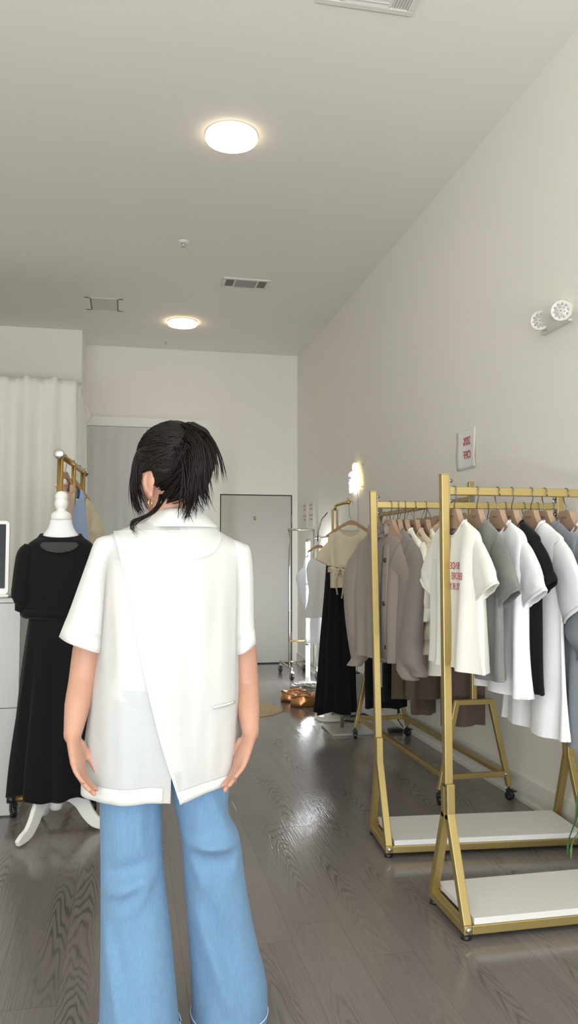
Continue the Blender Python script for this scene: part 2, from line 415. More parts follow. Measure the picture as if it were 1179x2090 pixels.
def vent(x0, x1, y0, y1, label, fr=.03, blade='vent_pale', side='vent'):
    t = thing('ceiling_vent', ((x0+x1)/2, (y0+y1)/2, CZ), label, 'vent', 'louvred ceiling vents')
    f = MB(); zt, zb = CZ, CZ-.012
    f.box((x0, y0, zb), (x1, y0+fr, zt)).box((x0, y1-fr, zb), (x1, y1, zt)).box((x0, y0+fr, zb), (x0+fr, y1-fr, zt)).box((x1-fr, y0+fr, zb), (x1, y1-fr, zt))
    w = x1-x0-2*fr; a1, a2 = x0+fr+w*.22, x1-fr-w*.22
    for a in (a1, a2): f.box((a-.008, y0+fr, zb+.001), (a+.008, y1-fr, zt))
    f.build('vent_frame', M['vent'], t, bevel=.002, smooth=False)
    MB().box((x0+fr, y0+fr, CZ-.002), (x1-fr, y1-fr, CZ-.0005)).build('backing', M['vent_dark'], t, smooth=False)
    bl = MB(); n = 9
    for k in range(n):
        y = lerp(y0+fr, y1-fr, (k+.5)/n); h = (y1-y0-2*fr)/n*.42
        bl.add([(a1+.008, y-h, CZ-.003), (a2-.008, y-h, CZ-.003), (a2-.008, y+h, CZ-.011), (a1+.008, y+h, CZ-.011)], [(0, 1, 2, 3)])
    bl.build('long_blades', M[blade], t, smooth=False, solid=.0015)
    for xa, xb in ((x0+fr, a1-.008), (a2+.008, x1-fr)):
        sb = MB()
        for k in range(6):
            x = lerp(xa, xb, (k+.5)/6); h = (xb-xa)/6*.3
            sb.add([(x-h, y0+fr, CZ-.003), (x+h, y0+fr, CZ-.010), (x+h, y1-fr, CZ-.010), (x-h, y1-fr, CZ-.003)], [(0, 1, 2, 3)])
        sb.build('end_blades', M[side], t, smooth=False, solid=.0015)
vent(.80, 1.255, 3.03, 3.305, 'white louvred ceiling vent nearest the viewer, cut by the top of the photo')
vent(.806, 1.235, 6.84, 7.08, 'grey louvred ceiling vent between the sprinkler and the far round light', blade='vent_grey', side='vent_grey')
t = thing('ceiling_grille', (-.26, 7.83, CZ), 'plain cream ceiling return panel beside the far round light', 'ceiling panel')
f = MB(); x0, x1, y0, y1 = -.445, -.075, 7.64, 8.03
f.box((x0, y0, CZ-.003), (x1, y0+.02, CZ)).box((x0, y1-.02, CZ-.003), (x1, y1, CZ)).box((x0, y0, CZ-.003), (x0+.05, y1, CZ)).box((x1-.05, y0, CZ-.003), (x1, y1, CZ))
f.build('panel_frame', M['ceil'], t, bevel=.001, smooth=False)
MB().box((x0+.05, y0+.02, CZ-.004), (x1-.05, y1-.02, CZ)).build('panel', mat('cream_panel_paint', (.66, .63, .56, 1), .8), t, bevel=.001, smooth=False)
for x in (x0+.052, x1-.062): MB().box((x, y0+.02, CZ-.0055), (x+.014, y1-.02, CZ-.002)).build('slot', M['vent_dark'], t, smooth=False)
def sprinkler(x, y, label, s=1):
    t = thing('sprinkler', (x, y, CZ+(.05 if y > PY0 else 0)), label, 'sprinkler', 'ceiling sprinkler heads')
    z = t.location.z
    MB().lathe([(.042*s, .004), (.042*s, -.004), (.03*s, -.010), (.012*s, -.012)], (x, y, z), 24).build('escutcheon', M['white_gloss'], t)
    h = MB().lathe([(.008*s, -.01), (.008*s, -.028), (.005*s, -.030), (.005*s, -.045), (.016*s, -.046), (.016*s, -.049), (.002, -.050)], (x, y, z), 14)
    h.tube([(x-.012*s, y, z-.012), (x-.014*s, y, z-.03), (x-.004*s, y, z-.046)], .002*s, 6); h.tube([(x+.012*s, y, z-.012), (x+.014*s, y, z-.03), (x+.004*s, y, z-.046)], .002*s, 6)
    h.build('sprinkler_head', M['chrome'], t)
sprinkler(.40, 6.133, 'small chrome sprinkler head between the two round ceiling lights')
sprinkler(.403, 9.17, 'tiny sprinkler head on the alcove ceiling behind the far round light', .7)

# ------------------------------------------------------------------ emergency light on the right wall
t = thing('emergency_light', (WX, 3.47, 2.475), 'grey twin head emergency light high on the bare wall', 'emergency light')
rings = []
for i in range(13):
    s = -1+2*i/12; y = 3.47+.135*s; k = (1-abs(s)**3.2)**.5 if abs(s) < 1 else .05
    k = max(k, .15); ring = []
    for a in range(25):
        an = -PI/2+PI*a/24
        ring.append(Vector((WX-.075*k*abs(math.cos(an))**.8, y, 2.475+.06*k*math.sin(an)+0*s)))
    rings.append(ring)
MB().loft(rings, True, True, True).build('housing', M['lamp_body'], t)
MB().box((WX-.022, 3.34, 2.412), (WX, 3.60, 2.425)).build('mounting_plate', M['lamp_body'], t, bevel=.004, smooth=False)
MB().lathe([(.002, -.004), (.005, -.003), (.005, .002)], (WX-.052, 3.47, 2.435), 10, 'x').build('test_button', M['black_plastic'], t)
for yy, zz in ((3.375, 2.482), (3.645, 2.462)):
    hd = Vector((-.62, -.72, -.12)).normalized()
    cpos = PX(1146, 635, WX-.10) if yy < 3.5 else PX(1103, 655, WX-.062)
    q = Vector((0, 0, 1)).rotation_difference(hd).to_matrix().to_4x4(); mt = Matrix.Translation(cpos) @ q
    h = MB().lathe([(.012, -.05), (.035, -.045), (.046, -.02), (.048, .018), (.045, .022), (.041, .018)], (0, 0, 0), 28).xform(mt).build('lamp_head', M['lamp_body'], t)
    MB().lathe([(.041, .006), (.041, .016), (.02, .020), (.001, .021)], (0, 0, 0), 28).xform(mt).build('lens', M['lens'], h)
    leds = MB()
    for rr, nn in ((0, 1), (.017, 6), (.032, 10)):
        for k in range(nn):
            a = 2*PI*k/nn; leds.ell((rr*math.cos(a), rr*math.sin(a), .018), (.0062, .0062, .006), 8)
    leds.xform(mt).build('led_cluster', M['reflector'], h)

# ------------------------------------------------------------------ wall papers and neon
t = thing('sale_sign', (WX, 4.545, 1.95), 'white paper discount sign with mirrored red lettering on the wall above the racks', 'sign')
rows = []
for i in range(13):
    z = lerp(1.838, 2.082, i/12)
    rows.append([Vector((WX-.006-.010*(abs(k/8-.5)*2)**3*(.6+.4*math.sin(i*.5))-.002*math.sin(k*.7+i*.3), lerp(4.408, 4.682, k/8), z)) for k in range(9)])
MB().loft(rows, False).build('sheet', M['paper'], t, solid=.0015)
mm = lambda y, z: Matrix(((0, 0, 1, WX-.011), (1, 0, 0, y), (0, 1, 0, z), (0, 0, 0, 1))) @ Matrix.Diagonal((.86, 1, 1, 1))
text_mb('20%', .072, mm(4.53, 2.008)).build('lettering', M['red_ink'], t, smooth=False)
text_mb('OFF', .072, mm(4.53, 1.922)).build('lettering', M['red_ink'], t, smooth=False)
for y, z, lab in ((9.15, 1.815, 'small faint wall notice next to the back corner beyond the door hinge'), (8.81, 1.807, 'small faint wall notice nearer the neon sign')):
    t = thing('wall_notice', (WX, y, z), lab, 'notice', 'paper notices on the wall')
    MB().box((WX-.004, y-.13, z-.15), (WX, y+.13, z+.13)).build('sheet', mat('aged_paper', (.74, .70, .66, 1), .7), t, smooth=False)
    pr = MB()
    for k, (w, dz) in enumerate(((.08, .10), (.06, .055), (.085, -.02), (.07, -.065))):
        pr.box((WX-.0048, y-w, z+dz-.012), (WX-.0038, y+w*.8, z+dz+.012))
    pr.build('faded_print', mat('faded_pink_ink', (.48, .40, .37, 1), .8), t, smooth=False)
t = thing('neon_sign', (WX, 6.93, 2.03), 'glowing warm yellow neon sign with a pink patch on the wall', 'neon sign')
def neon(pts, r=.009): return MB().tube([Vector((WX-.03-.004*math.sin(i), 6.93+a, 2.03+b)) for i, (a, b) in enumerate(pts)], r, 10)
def arc(cx, cz, rx, rz, a0, a1, n=18): return [(cx+rx*math.cos(lerp(a0, a1, i/n)), cz+rz*math.sin(lerp(a0, a1, i/n))) for i in range(n+1)]
nb = MB()
for pts in ([(.02, .05), (.05, .09), (.03, .12), (.0, .13), (-.02, .10), (-.05, .12), (-.07, .10), (-.06, .06)],
            [(-.10, .06), (-.13, .0), (-.15, -.07), (-.15, -.12), (-.11, -.12), (-.10, -.07), (-.09, .0)],
            [(-.12, .03), (-.135, -.02), (-.14, -.09)], [(.01, .07), (-.01, .11)], [(.035, .06), (.03, .10)], [(-.03, .06), (-.035, .10)], [(-.08, .05), (-.05, .07), (-.02, .06)],
            [(-.11, .02), (-.115, -.04), (-.12, -.10)]):
    k = neon(pts); nb.add(k.v, k.f)
nb.build('yellow_tube', M['neon_y'], t)
nw = MB()
for pts in ([(.17, -.035), (.08, -.03), (0, -.03), (-.07, -.03), (-.06, -.055), (.06, -.055), (.16, -.06), (.15, -.085), (.05, -.08), (-.05, -.08)],
            [(.15, -.10), (.13, -.125), (.08, -.11), (.06, -.09), (.03, -.12), (.0, -.14), (-.02, -.12), (-.02, -.09)], [(.13, -.09), (.05, -.10), (-.03, -.10)],
            [(.09, .055), (.03, .05), (-.03, .055), (-.06, .04), (0, .03), (.07, .03), (.10, .015), (.03, .01), (-.05, .015)]):
    k = neon(pts, .011); nw.add(k.v, k.f)
nw.build('white_tube', M['neon_w'], t)
npk = MB()
for pts in (arc(.13, .02, .05, .04, .2, 4.6), [(.15, .04), (.11, .05), (.10, .02)], [(.17, -.005), (.11, -.01), (.06, -.01)]):
    k = neon(pts, .009); npk.add(k.v, k.f)
npk.build('pink_tube', M['neon_p'], t)
MB().box((WX-.018, 6.70, 1.885), (WX-.014, 7.14, 2.17)).build('backing', M['acrylic'], t, smooth=False)
for y, z in ((6.76, 1.93), (6.76, 2.13), (7.08, 1.93), (7.08, 2.13)): MB().lathe([(.006, -.02), (.006, 0)], (WX, y, z), 10, 'x').build('standoff', M['chrome'], t)
MB().tube([(WX-.012, 6.90, 1.89), (WX-.008, 6.905, 1.7), (WX-.008, 6.92, 1.4), (WX-.02, 6.91, .8), (WX-.02, 6.92, .2)], .003, 6).build('power_cord', M['grey_cable'], t)

# ------------------------------------------------------------------ fitting room curtain, left
cp = [(-2.6, 7.2)]
path = []
for i in range(110): path.append(Vector((-2.6+(2.6-.60)*i/109, 7.2)))
for i in range(1, 13):
    a = -PI/2+PI/2*i/12; path.append(Vector((-.60+.13*math.cos(a), 7.33+.13*math.sin(a))))
for i in range(1, 71): path.append(Vector((-.47-.012*i/70, 7.33+(PY0-.02-7.33)*i/70)))
ztop = P(80, 773, 7.2).z
t = thing('fitting_room_curtain', (-1.0, 7.2, 0), 'white gathered fitting room curtain hung from a curved ceiling track', 'curtain')
rings = []; nrow = 40
for i in range(nrow+1):
    v = i/nrow; z = lerp(.03, ztop, v); row = []
    s = 0
    for k, p in enumerate(path):
        q = path[min(k+1, len(path)-1)]-path[max(k-1, 0)]; nrm = Vector((q.y, -q.x)).normalized()
        s += (p-path[k-1]).length if k else 0
        env = lerp(.046, .020, v**2)
        ph = s*34+1.1*math.sin(s*5.3)+.5*math.sin(s*2.1+2)
        off = env*(math.sin(ph)+.6*math.sin(ph*.43+1.2))+.022*nz(s*3, z*.4)
        if v > .93: off += .012*math.sin(s*75)*(v-.93)/.07
        zz = z + (.022*(.5+.5*math.sin(s*23+.8*math.sin(s*4)))**3 + .008*nz(s*9, 3))*max(0, (v-.9)/.1)
        side = max(0, (k-125)/67)
        zz -= (.03*math.sin(PI*min(1, side*1.0))*max(0, v-.8)/.2)
        row.append(Vector((p.x+nrm.x*off, p.y+nrm.y*off, zz)))
    rings.append(row)
MB().loft(rings, False).build('curtain_panel', M['curtain'], t, solid=.0015)
band = 0 and [[Vector((v.x+.0, v.y-.004 if v.y < 7.3 else v.y, v.z)) for v in rings[k]] for k in (36, 37, 38, 39)]
band and MB().loft(band, False).build('heading_tape', M['curtain'], t, solid=.001)
trk = MB().tube([(p.x-(.07 if p.y > 7.3 else .05*max(0,(p.x+.62)/.15)), p.y+(.07 if p.y < 7.35 else 0), ztop-.06) for p in path[::3]], .008, 8); trk.build('curtain_rail', M['white_gloss'], t)
# loose corner of fabric at the wall end
a = P(168, 838, PY0-.03)
rows = []
for i in range(9):
    v = i/8; rows.append([Vector((lerp(-.50, -.50+.085*(1-abs(2*v-1)**1.3)+.01, k/6), PY0-.03-.05*math.sin(k*.6), a.z+.10-.24*v-.03*k/6)) for k in range(7)])
MB().loft(rows, False).build('curtain_corner', M['curtain'], t, solid=.002)

# ------------------------------------------------------------------ rug, plant, cable, bin, lamp
t = thing('round_rug', (.985, 6.67, 0), 'round woven straw rug on the floor beyond the standing woman', 'rug')
MB().lathe([(.002, .009), (.10, .010), (.20, .009), (.29, .010), (.315, .009), (.322, .004), (.322, .0005), (.002, .0005)], (.985, 6.67, 0), 64).build('woven_mat', M['straw'], t)
br = MB()
for r in (.06, .10, .14, .18, .22, .26, .30): br.tube([(.985+r*math.cos(2*PI*k/48), 6.67+r*math.sin(2*PI*k/48), .009) for k in range(49)], .006, 6, False)
br.build('braid_rings', M['straw'], t)
# ------------------------------------------------------------------ shelf racks (gold frame, white board)
def shelf_rack(x0, y0, x1, y1, label, lean=0.0, htop=1.582):
    t = thing('clothes_rack', (0, 0, 0), label, 'clothes rack', 'gold clothes racks with white shelf')
    L = math.hypot(x1-x0, y1-y0); W = .16; g = M['gold']; q = .03
    X = lambda z: -lean*z
    for e in (0, 1):
        xe = q/2 if e == 0 else L-q/2
        s = 1 if e == 0 else 1
        p = MB().bar((xe+X(.47), 0, .462), (xe+X(htop), 0, htop), q, q, (0, 1, 0)).build('post', g, t, bevel=.003, smooth=False)
        cap = MB().box((xe+X(htop)-q/2-.001, -q/2-.001, htop-.002), (xe+X(htop)+q/2+.001, q/2+.001, htop+.002)).build('post_cap', g, p, bevel=.001, smooth=False)
        col = MB()
        for sy in (-1, 1): pass
        for sy in (-1, 1):
            lg = MB()
            lg.bar((xe+X(.36), sy*.0155, .352), (xe+X(.475), sy*.0155, .478), q, .030, (1, 0, 0))
            lg.bar((xe+X(.37), sy*.0155, .372), (xe, sy*(W-q/2), .045), q, .030, (1, 0, 0))
            lg.build('leg', g, t, bevel=.003, smooth=False)
        rail = MB().box((xe-q/2, -W+q*.0, .02), (xe+q/2, W, .05)).build('end_rail', g, t, bevel=.003, smooth=False)
        for sy in (-1, 1):
            MB().lathe([(.004, .006), (.010, .004), (.011, 0), (.011, -.012)], (xe, sy*W, .037) if 0 else (xe, 0, 0), 12, 'y').xform(Matrix.Translation((0, sy*(W+.004), .037)) @ Matrix.Diagonal((1, sy, 1, 1))).build('bolt', M['chrome'], t)
            MB().lathe([(.016, 0), (.018, .004), (.015, .014), (.006, .02)], (xe, sy*(W-.02), 0), 14).build('foot', M['black_plastic'], t)
        # bar bracket with screws
        sx = 1 if e == 0 else -1
        MB().box((xe+X(1.5)+sx*(q/2), -.013, 1.47), (xe+X(1.5)+sx*(q/2+.004), .013, 1.572)).build('bracket', M['dark_metal'], t, bevel=.001, smooth=False)
        for z in (1.485, 1.560):
            br = MB().lathe([(.002, .018), (.006, .016), (.008, .010), (.008, 0)], (0, 0, 0), 10, 'x')
            for v in br.v: v.x = xe+X(1.5)+sx*(q/2+v.x); v.z += z
            br.build('bracket_screw', M['dark_metal'], t)
    MB().box((q+X(1.52), -.0125, 1.507), (L-q+X(1.52), .0125, 1.537)).build('hanging_bar', g, t, bevel=.003, smooth=False)
    for sy in (-1, 1):
        MB().box((q, sy*W-(q if sy > 0 else 0), .02), (L-q, sy*W+(q if sy < 0 else 0), .05)).build('side_rail', g, t, bevel=.003, smooth=False)
    MB().box((q+.008, -W+.004, .0505), (L-q-.004, W-.004, .072)).build('shelf_board', M['white_board'], t, bevel=.0015, smooth=False)
    t.location = (x0, y0, 0); t.rotation_euler = (0, 0, math.atan2(y1-y0, x1-x0))
    return t
shelf_rack(1.112, 2.68, 2.035, 2.68, 'front gold clothes rack with white bottom shelf, carrying the printed white tee')
shelf_rack(1.105, 3.43, 2.028, 3.355, 'second gold clothes rack with white bottom shelf, carrying the greige jackets', .016)

def caster(x, y, parent, z=.0, r=.025, ang=0.0, frame=None, color='black_plastic'):
    m = MB()
    m.lathe([(r*.5, -.011), (r*.95, -.011), (r, -.007), (r, .007), (r*.95, .011), (r*.5, .011)], (0, 0, r), 20, 'x')
    o = m.xform(Matrix.Translation((x, y, z)) @ Matrix.Rotation(ang, 4, 'Z')).build('wheel', M['black_plastic'], parent)
    h = MB(); h.lathe([(.003, -.0145), (.007, -.014), (.008, -.011)], (0, 0, r), 12, 'x').lathe([(.008, .011), (.007, .014), (.003, .0145)], (0, 0, r), 12, 'x')
    h.xform(Matrix.Translation((x, y, z)) @ Matrix.Rotation(ang, 4, 'Z')).build('hub', M['chrome'], o)
    f = MB()
    f.box((-.016, -.012, r*.9), (-.013, .014, r*2.25)).box((.013, -.012, r*.9), (.016, .014, r*2.25)).box((-.016, -.014, r*2.1), (.016, .016, r*2.3))
    f.box((-.012, -.035, r*1.9), (.012, -.010, r*2.1))
    f.lathe([(.006, r*2.2), (.006, r*2.9)], (0, .004, 0), 10)
    f.xform(Matrix.Translation((x, y, z)) @ Matrix.Rotation(ang, 4, 'Z')).build('caster_fork', M['black_plastic'] if color == 'black_plastic' else M['chrome'], o, smooth=False)
    return o

# ------------------------------------------------------------------ rolling rack along the right wall
def wall_rack():
    t = thing('rolling_rack', (1.80, 4.7, 0), 'gold rolling clothes rack parallel to the right wall behind the two shelf racks', 'clothes rack')
    g = M['gold']; q = .028; XC = 1.80; zb = .535
    for Y in (3.92, 5.47):
        w = .20
        MB().bar((XC, Y, zb), (XC, Y, 1.69), q, q, (1, 0, 0)).build('post', g, t, bevel=.003, smooth=False)
        MB().box((XC-.105, Y-q/2, zb-q), (XC+.105, Y+q/2, zb)).build('leg_top', g, t, bevel=.003, smooth=False)
        for s in (-1, 1):
            l = MB().bar((XC+s*.095, Y, zb-.004), (XC+s*.195, Y, .075), q, q, (0, 1, 0)).build('leg', g, t, bevel=.003, smooth=False)
            caster(XC+s*.197, Y, l, ang=.5*s+.3)
        MB().box((XC-.18, Y-q/2, .125), (XC+.18, Y+q/2, .125+q)).build('cross_rail', g, t, bevel=.003, smooth=False)
        bo = MB()
        for s in (-1, 1): bo.lathe([(.004, -.005), (.008, -.003), (.009, 0)], (XC+s*.172, Y-q/2, .139), 10, 'y')
        bo.build('bolts', M['chrome'], t)
        MB().box((XC-.012, Y-.024, 1.56), (XC+.012, Y-.014, 1.66)).build('bracket', M['dark_metal'], t, smooth=False)
    for s in (-1, 1): MB().box((XC+s*.165-q/2, 3.92+q/2, .125), (XC+s*.165+q/2, 5.47-q/2, .125+q)).build('long_rail', g, t, bevel=.003, smooth=False)
    MB().box((XC-.0125, 3.92, 1.585), (XC+.0125, 5.47, 1.612)).build('hanging_bar', g, t, bevel=.003, smooth=False)
wall_rack()

# ------------------------------------------------------------------ hangers
def hang_place(root, hook, rot, tilt=0):
    root.location = hook; root.rotation_euler = (0, tilt, rot)
def make_hanger(label, kind='kraft', hs=.20, drop=.108, group='kraft hangers on the gold racks', flip=1, hookr=.021):
    t = thing('clothes_hanger', (0, 0, 0), label, 'hanger', group)
    zt = -drop+.045                       # top of the hanger body
    tipz = -drop-.058
    if kind == 'kraft':
        up = [(0, zt), (.034, zt), (.042, zt-.02), (.060, zt-.046), (.085, zt-.064), (.12, zt-.078), (hs-.01, tipz+.006), (hs, tipz-.006)]
        lo = [(hs-.004, tipz-.016), (.13, zt-.104), (.09, zt-.098), (.055, zt-.082), (.03, zt-.074), (0, zt-.071)]
        th = .011
    else:
        up = [(0, zt+.004), (.018, zt+.002), (.035, zt-.006), (.07, zt-.026), (.12, zt-.056), (hs-.02, tipz+.002), (hs, tipz-.012)]
        lo = [(hs-.004, tipz-.022), (hs-.03, tipz-.016), (.12, zt-.082), (.07, zt-.052), (.035, zt-.034), (0, zt-.030)]
        th = .008
    poly = up+lo+[(-x, z) for x, z in reversed(lo[:-1])]+[(-x, z) for x, z in reversed(up[1:])]
    # split in a quad strip so that the faces are convex
    b = MB(); U = [(-x, z) for x, z in reversed(up[1:])]+up; Lw = [(-x, z) for x, z in lo[:-1]]+[lo[-1]]+[(x, z) for x, z in reversed(lo[:-1])]
    n = 33
    def at(pl, u):
        s = (len(pl)-1)*u; i = min(int(s), len(pl)-2); f = s-i
        return (lerp(pl[i][0], pl[i+1][0], f), lerp(pl[i][1], pl[i+1][1], f))
    rings = []
    for k in range(n):
        u = k/(n-1); p1 = at(U, u); p2 = at(Lw, u)
        rings.append([Vector((p1[0], -th, p1[1])), Vector((p1[0], th, p1[1])), Vector((p2[0], th, p2[1])), Vector((p2[0], -th, p2[1]))])
    b.loft(rings, True, True, True)
    body = b.build('hanger_body', M['kraft'] if kind == 'kraft' else M['wood'], t, bevel=.002, smooth=False)
    if kind == 'kraft':
        pr = MB()
        for k in range(7): pr.box((-.020+.0058*k, -th-.0006, zt-.030-(.002 if k % 2 else 0)), (-.0162+.0058*k, -th+.0002, zt-.023))
        pr.build('stamp', M['kraft_print'], body, smooth=False)
    pts = [Vector((0, 0, zt-.01)), Vector((0, 0, zt+.016)), Vector((flip*.014, 0, zt+.036))]
    for k in range(12):
        a = -.55+(PI+1.1)*k/11
        pts.append(Vector((flip*hookr*math.cos(a), 0, .002+hookr*math.sin(a))))
    MB().tube(pts, .0022, 6).build('hook', M['dark_metal'], t)
    return t

# ------------------------------------------------------------------ garments
def make_garment(name, label, cat, group, m, length=.64, hs=.20, hw=.215, sleeve='short', sl=.15, drop=.108, seed=0, depth=.03, neck='crew', m2=None, hemw=None, slw=.085, flare=.0, long_to=.62, print_rows=None, buttons=0, curl=0.0, tie=False):
    t = thing(name, (0, 0, 0), label, cat, group)
    rows = [(drop+.0, .085, .013), (drop+.020, .125, .015), (drop+.040, .165, .017), (drop+.058, hs-.003, .020), (drop+.075, hs+.004, .022), (drop+.15, lerp(hs, hw, .4), .030),
            (drop+.26, lerp(hs, hw, .8), depth), (lerp(drop+.26, length, .5), hw, depth*1.1), (length, hw+flare, depth*1.2)]
    if sleeve == 'strap': rows = [(drop+.10, .11, .018), (drop+.14, .16, .022), (drop+.22, .185, .03), (lerp(drop+.22, length, .5), hw, depth), (length, hw+flare, depth*1.2)]
    if sleeve == 'waist': rows = [(drop+.02, hs*.75, .016), (drop+.05, hs*.77, .022), (drop+.25, lerp(hs*.8, hw, .6), depth), (length, hw+flare, depth*1.2)]
    NA = 56; NR = 44
    def fold(x, z, sgn):
        v = max(0, min(1, (z-drop)/(length-drop+1e-6)))
        a = .003+.013*v
        return a*math.sin(x*38+seed*1.7+sgn*1.1+2.0*nz(x*3, z*1.5, seed))+.35*a*math.sin(x*71+seed+z*4)+.010*v*nz(x*7+seed, z*3, sgn*3.1)
    def curlx(x, z):
        v = max(0, (z-drop)/(length-drop)); return curl*x*x/(hw*hw)*(.3+.7*v)
    def pt(z, an):
        w, d = sinterp(rows, z)
        x = w*spow(math.cos(an), .85); s = math.sin(an)
        y = d*spow(s, .7); y += fold(x, z, 1 if s > 0 else -1)*min(1, abs(s)*2.5)+curlx(x, z)
        zz = -z
        if sleeve not in ('strap', 'waist') and z < drop+.06:
            k = max(0, 1-(x/.088)**2); front = 1 if s < 0 else .18
            dep = {'crew': .055, 'v': .13, 'high': .02}[neck]
            zz -= dep*front*k*(1-(z-drop)/.06)
        if z > length-.02: zz += -.012*nz(x*6, seed*2.3)+.01*(x/hw)*nz(seed*5.1)
        return Vector((x, y, zz))
    rings = []
    for i in range(NR+1):
        u = i/NR; z = rows[0][0]+(length-rows[0][0])*(u**1.25)
        rings.append([pt(z, 2*PI*k/NA) for k in range(NA)])
    b = MB().loft(rings, True); b.build('body', m, t, solid=.002)
    # hem stitching band
    hr = []
    for j in range(3):
        r0 = rings[-1]; r1 = rings[-3]; cen = sum(r0, Vector())/NA
        rr = []
        for k in range(NA):
            p = r0[k].lerp(r1[k], j*.33); dv = Vector((p.x*.01, p.y-cen.y-curlx(p.x, length), 0)); rr.append(p+(dv.normalized()*.0018 if dv.length else dv))
        hr.append(rr)
    MB().loft(hr, True).build('hem', m, t)
    # neck rib
    if sleeve not in ('strap', 'waist'):
        MB().tube([p+Vector((0, 0, .002)) for p in rings[0]]+[rings[0][0]+Vector((0, 0, .002))], .006, 6, False, flat=.7).build('collar', m2 or m, t)
    elif sleeve == 'strap':
        for s in (-1, 1):
            MB().tube([(s*.085, 0, -drop), (s*.09, -.012, -drop-.03), (s*.10, -.018, -drop-.11)], .006, 6).build('strap', m2 or m, t)
            MB().tube([(s*.085, 0, -drop), (s*.09, .012, -drop-.03), (s*.10, .018, -drop-.11)], .006, 6).build('strap', m2 or m, t)
    else:
        MB().loft([[p*1.0+Vector((p.x*.01, p.y*.06, dz)) for p in rings[0]] for dz in (.0, -.035)], True).build('waistband', m2 or m, t, solid=.002)
    if sleeve in ('short', 'long'):
        for s in (-1, 1):
            if sleeve == 'short':
                cs = [(hs-.055, drop+.112, slw*.80, .015), (hs-.022, drop+.142, slw*.86, .017), (hs+.010, drop+.18, slw*.90, .018), (hs+sl*.22, drop+.15+sl*.5, slw*.93, .018), (hs+sl*.36, drop+.15+sl*.78, slw*.93, .017)]
            else:
                e = drop+long_to
                cs = [(hs-.045, drop+.125, .080, .022), (hs, drop+.16, .078, .028), (hs+.03, drop+.24, .070, .036), (hs+.042, lerp(drop+.24, e, .5), .062, .042), (hs+.035, e-.07, .060, .046), (hs+.033, e-.03, .046, .036), (hs+.033, e, .042, .032)]
            n2 = 22; tab = [(i/(len(cs)-1),)+c for i, c in enumerate(cs)]; rg = []; NS = 18
            for i in range(NS+1):
                u = i/NS; x, z, w, d = sinterp(tab, u); x2, z2, *_ = sinterp(tab, min(1, u+.02)); x1, z1, *_ = sinterp(tab, max(0, u-.02))
                dr = Vector((x2-x1, 0, -(z2-z1))).normalized(); side = Vector((-dr.z, 0, dr.x)).normalized()
                ring = []
                for k in range(n2):
                    a = 2*PI*k/n2
                    wob = 1+.10*nz(k*.9, u*4+seed, s)*u
                    yy = d*math.sin(a)*wob + .008*u*nz(u*5+seed, k*.5, s*2)
                    xx = Vector((x, 0, -z))+side*w*math.cos(a)*wob
                    if sleeve == 'long': xx += Vector((.012*math.sin(u*9+seed), 0, 0)); yy += .014*math.sin(u*8+seed*2+s)
                    ring.append(Vector((s*xx.x, yy+curlx(hw, -xx.z), xx.z)))
                rg.append(ring)
            so = MB().loft(rg, True).build('sleeve', m, t, solid=.002)
            lo, hi = (NS-1, NS)
            cf = [[p.lerp(sum(r, Vector())/n2, -.03) for p in r] for r in (rg[lo], rg[hi])]
            MB().loft(cf, True).build('cuff', m2 or m, so, solid=.002)
    if print_rows:
        for txt, zc, size, x0_ in print_rows:
            tm = text_mb(txt, size, Matrix.Identity(4), .0002, 1.0)
            # mirrored, wrapped on the front face
            mnx = min(v.x for v in tm.v)
            for v in tm.v:
                x = x0_-(v.x-mnx)*.85; z = zc-v.y
                w, d = sinterp(rows, z); uu = min(.99, abs(x)/w)
                cosa = uu**(1/.85); an = -math.acos(math.copysign(cosa, x))
                p = pt(z, an); v.x, v.y, v.z = p.x, p.y-.0022-v.z, p.z
            tm.build('chest_print', M['red_print'], t, smooth=False)
    if buttons:
        pl = []
        for i in range(16):
            z = lerp(drop+.07, length-.01, i/15); pl.append([pt(z, -PI/2+a)+Vector((0, -.004, 0)) for a in (.19, .30, .41, .51)])
        plo = MB().loft(pl, False).build('placket', m, t, solid=.002)
        bb = None
        for i in range(buttons):
            z = lerp(drop+.14, length-.06, i/(buttons-1)); p = pt(z, -PI/2+.35)
            MB().lathe([(.002, -.012), (.010, -.011), (.011, -.007), (.010, -.004)], p, 14, 'y').build('button', M['button'], plo)
    if neck == 'high':
        cr = []
        for j, (dz, sc) in enumerate(((-.02, 1.08), (.015, 1.14), (.032, 1.05), (.015, .92), (.0, .88))):
            cr.append([Vector((p.x*sc*.95, p.y*1.7*sc+.014*math.sin(k*.7+j)+(.010*nz(k*.4, j)), p.z+dz+.012*nz(k*.35, j*.8, seed))) for k, p in enumerate(rings[0])])
        MB().loft(cr, True).build('standing_collar', m, t, solid=.004)
    return t

def hx(px, Y, z=1.545): return P(px, 990, Y).x
R2 = 'garments hanging on the front gold rack'; R1 = 'garments hanging on the second gold rack'; R3 = 'garments hanging on the wall rack'
ROT = -PI/2
def hang(hook, rot, g, hlabel, drop=.108, hs=.20, kind='kraft', group='kraft hangers on the gold racks', flip=1, hookr=.021):
    hg = make_hanger(hlabel, kind, hs-.05, drop-.002, group, flip, hookr)
    hang_place(hg, hook, rot); hang_place(g, hook, rot)
Y2, ZB = 2.68, 1.517
def on2(px, g, what, rot=0, flip=1): hang(Vector((hx(px, Y2), Y2-.0, ZB+.0)), ROT+rot, g, 'kraft brown hanger with wire hook carrying the %s' % what, flip=flip)
on2(926, make_garment('t_shirt', 'off white tee with mirrored red chest print, first on the front gold rack', 'shirt', R2, M['cream_tee'], .63, .185, .195, 'short', .13, seed=1, flare=.01,
    print_rows=[('BENDE', .268, .036, .108), ('BEFORE', .305, .036, .130), ('YOUR M', .342, .036, .116)]), 'printed white tee', .05)
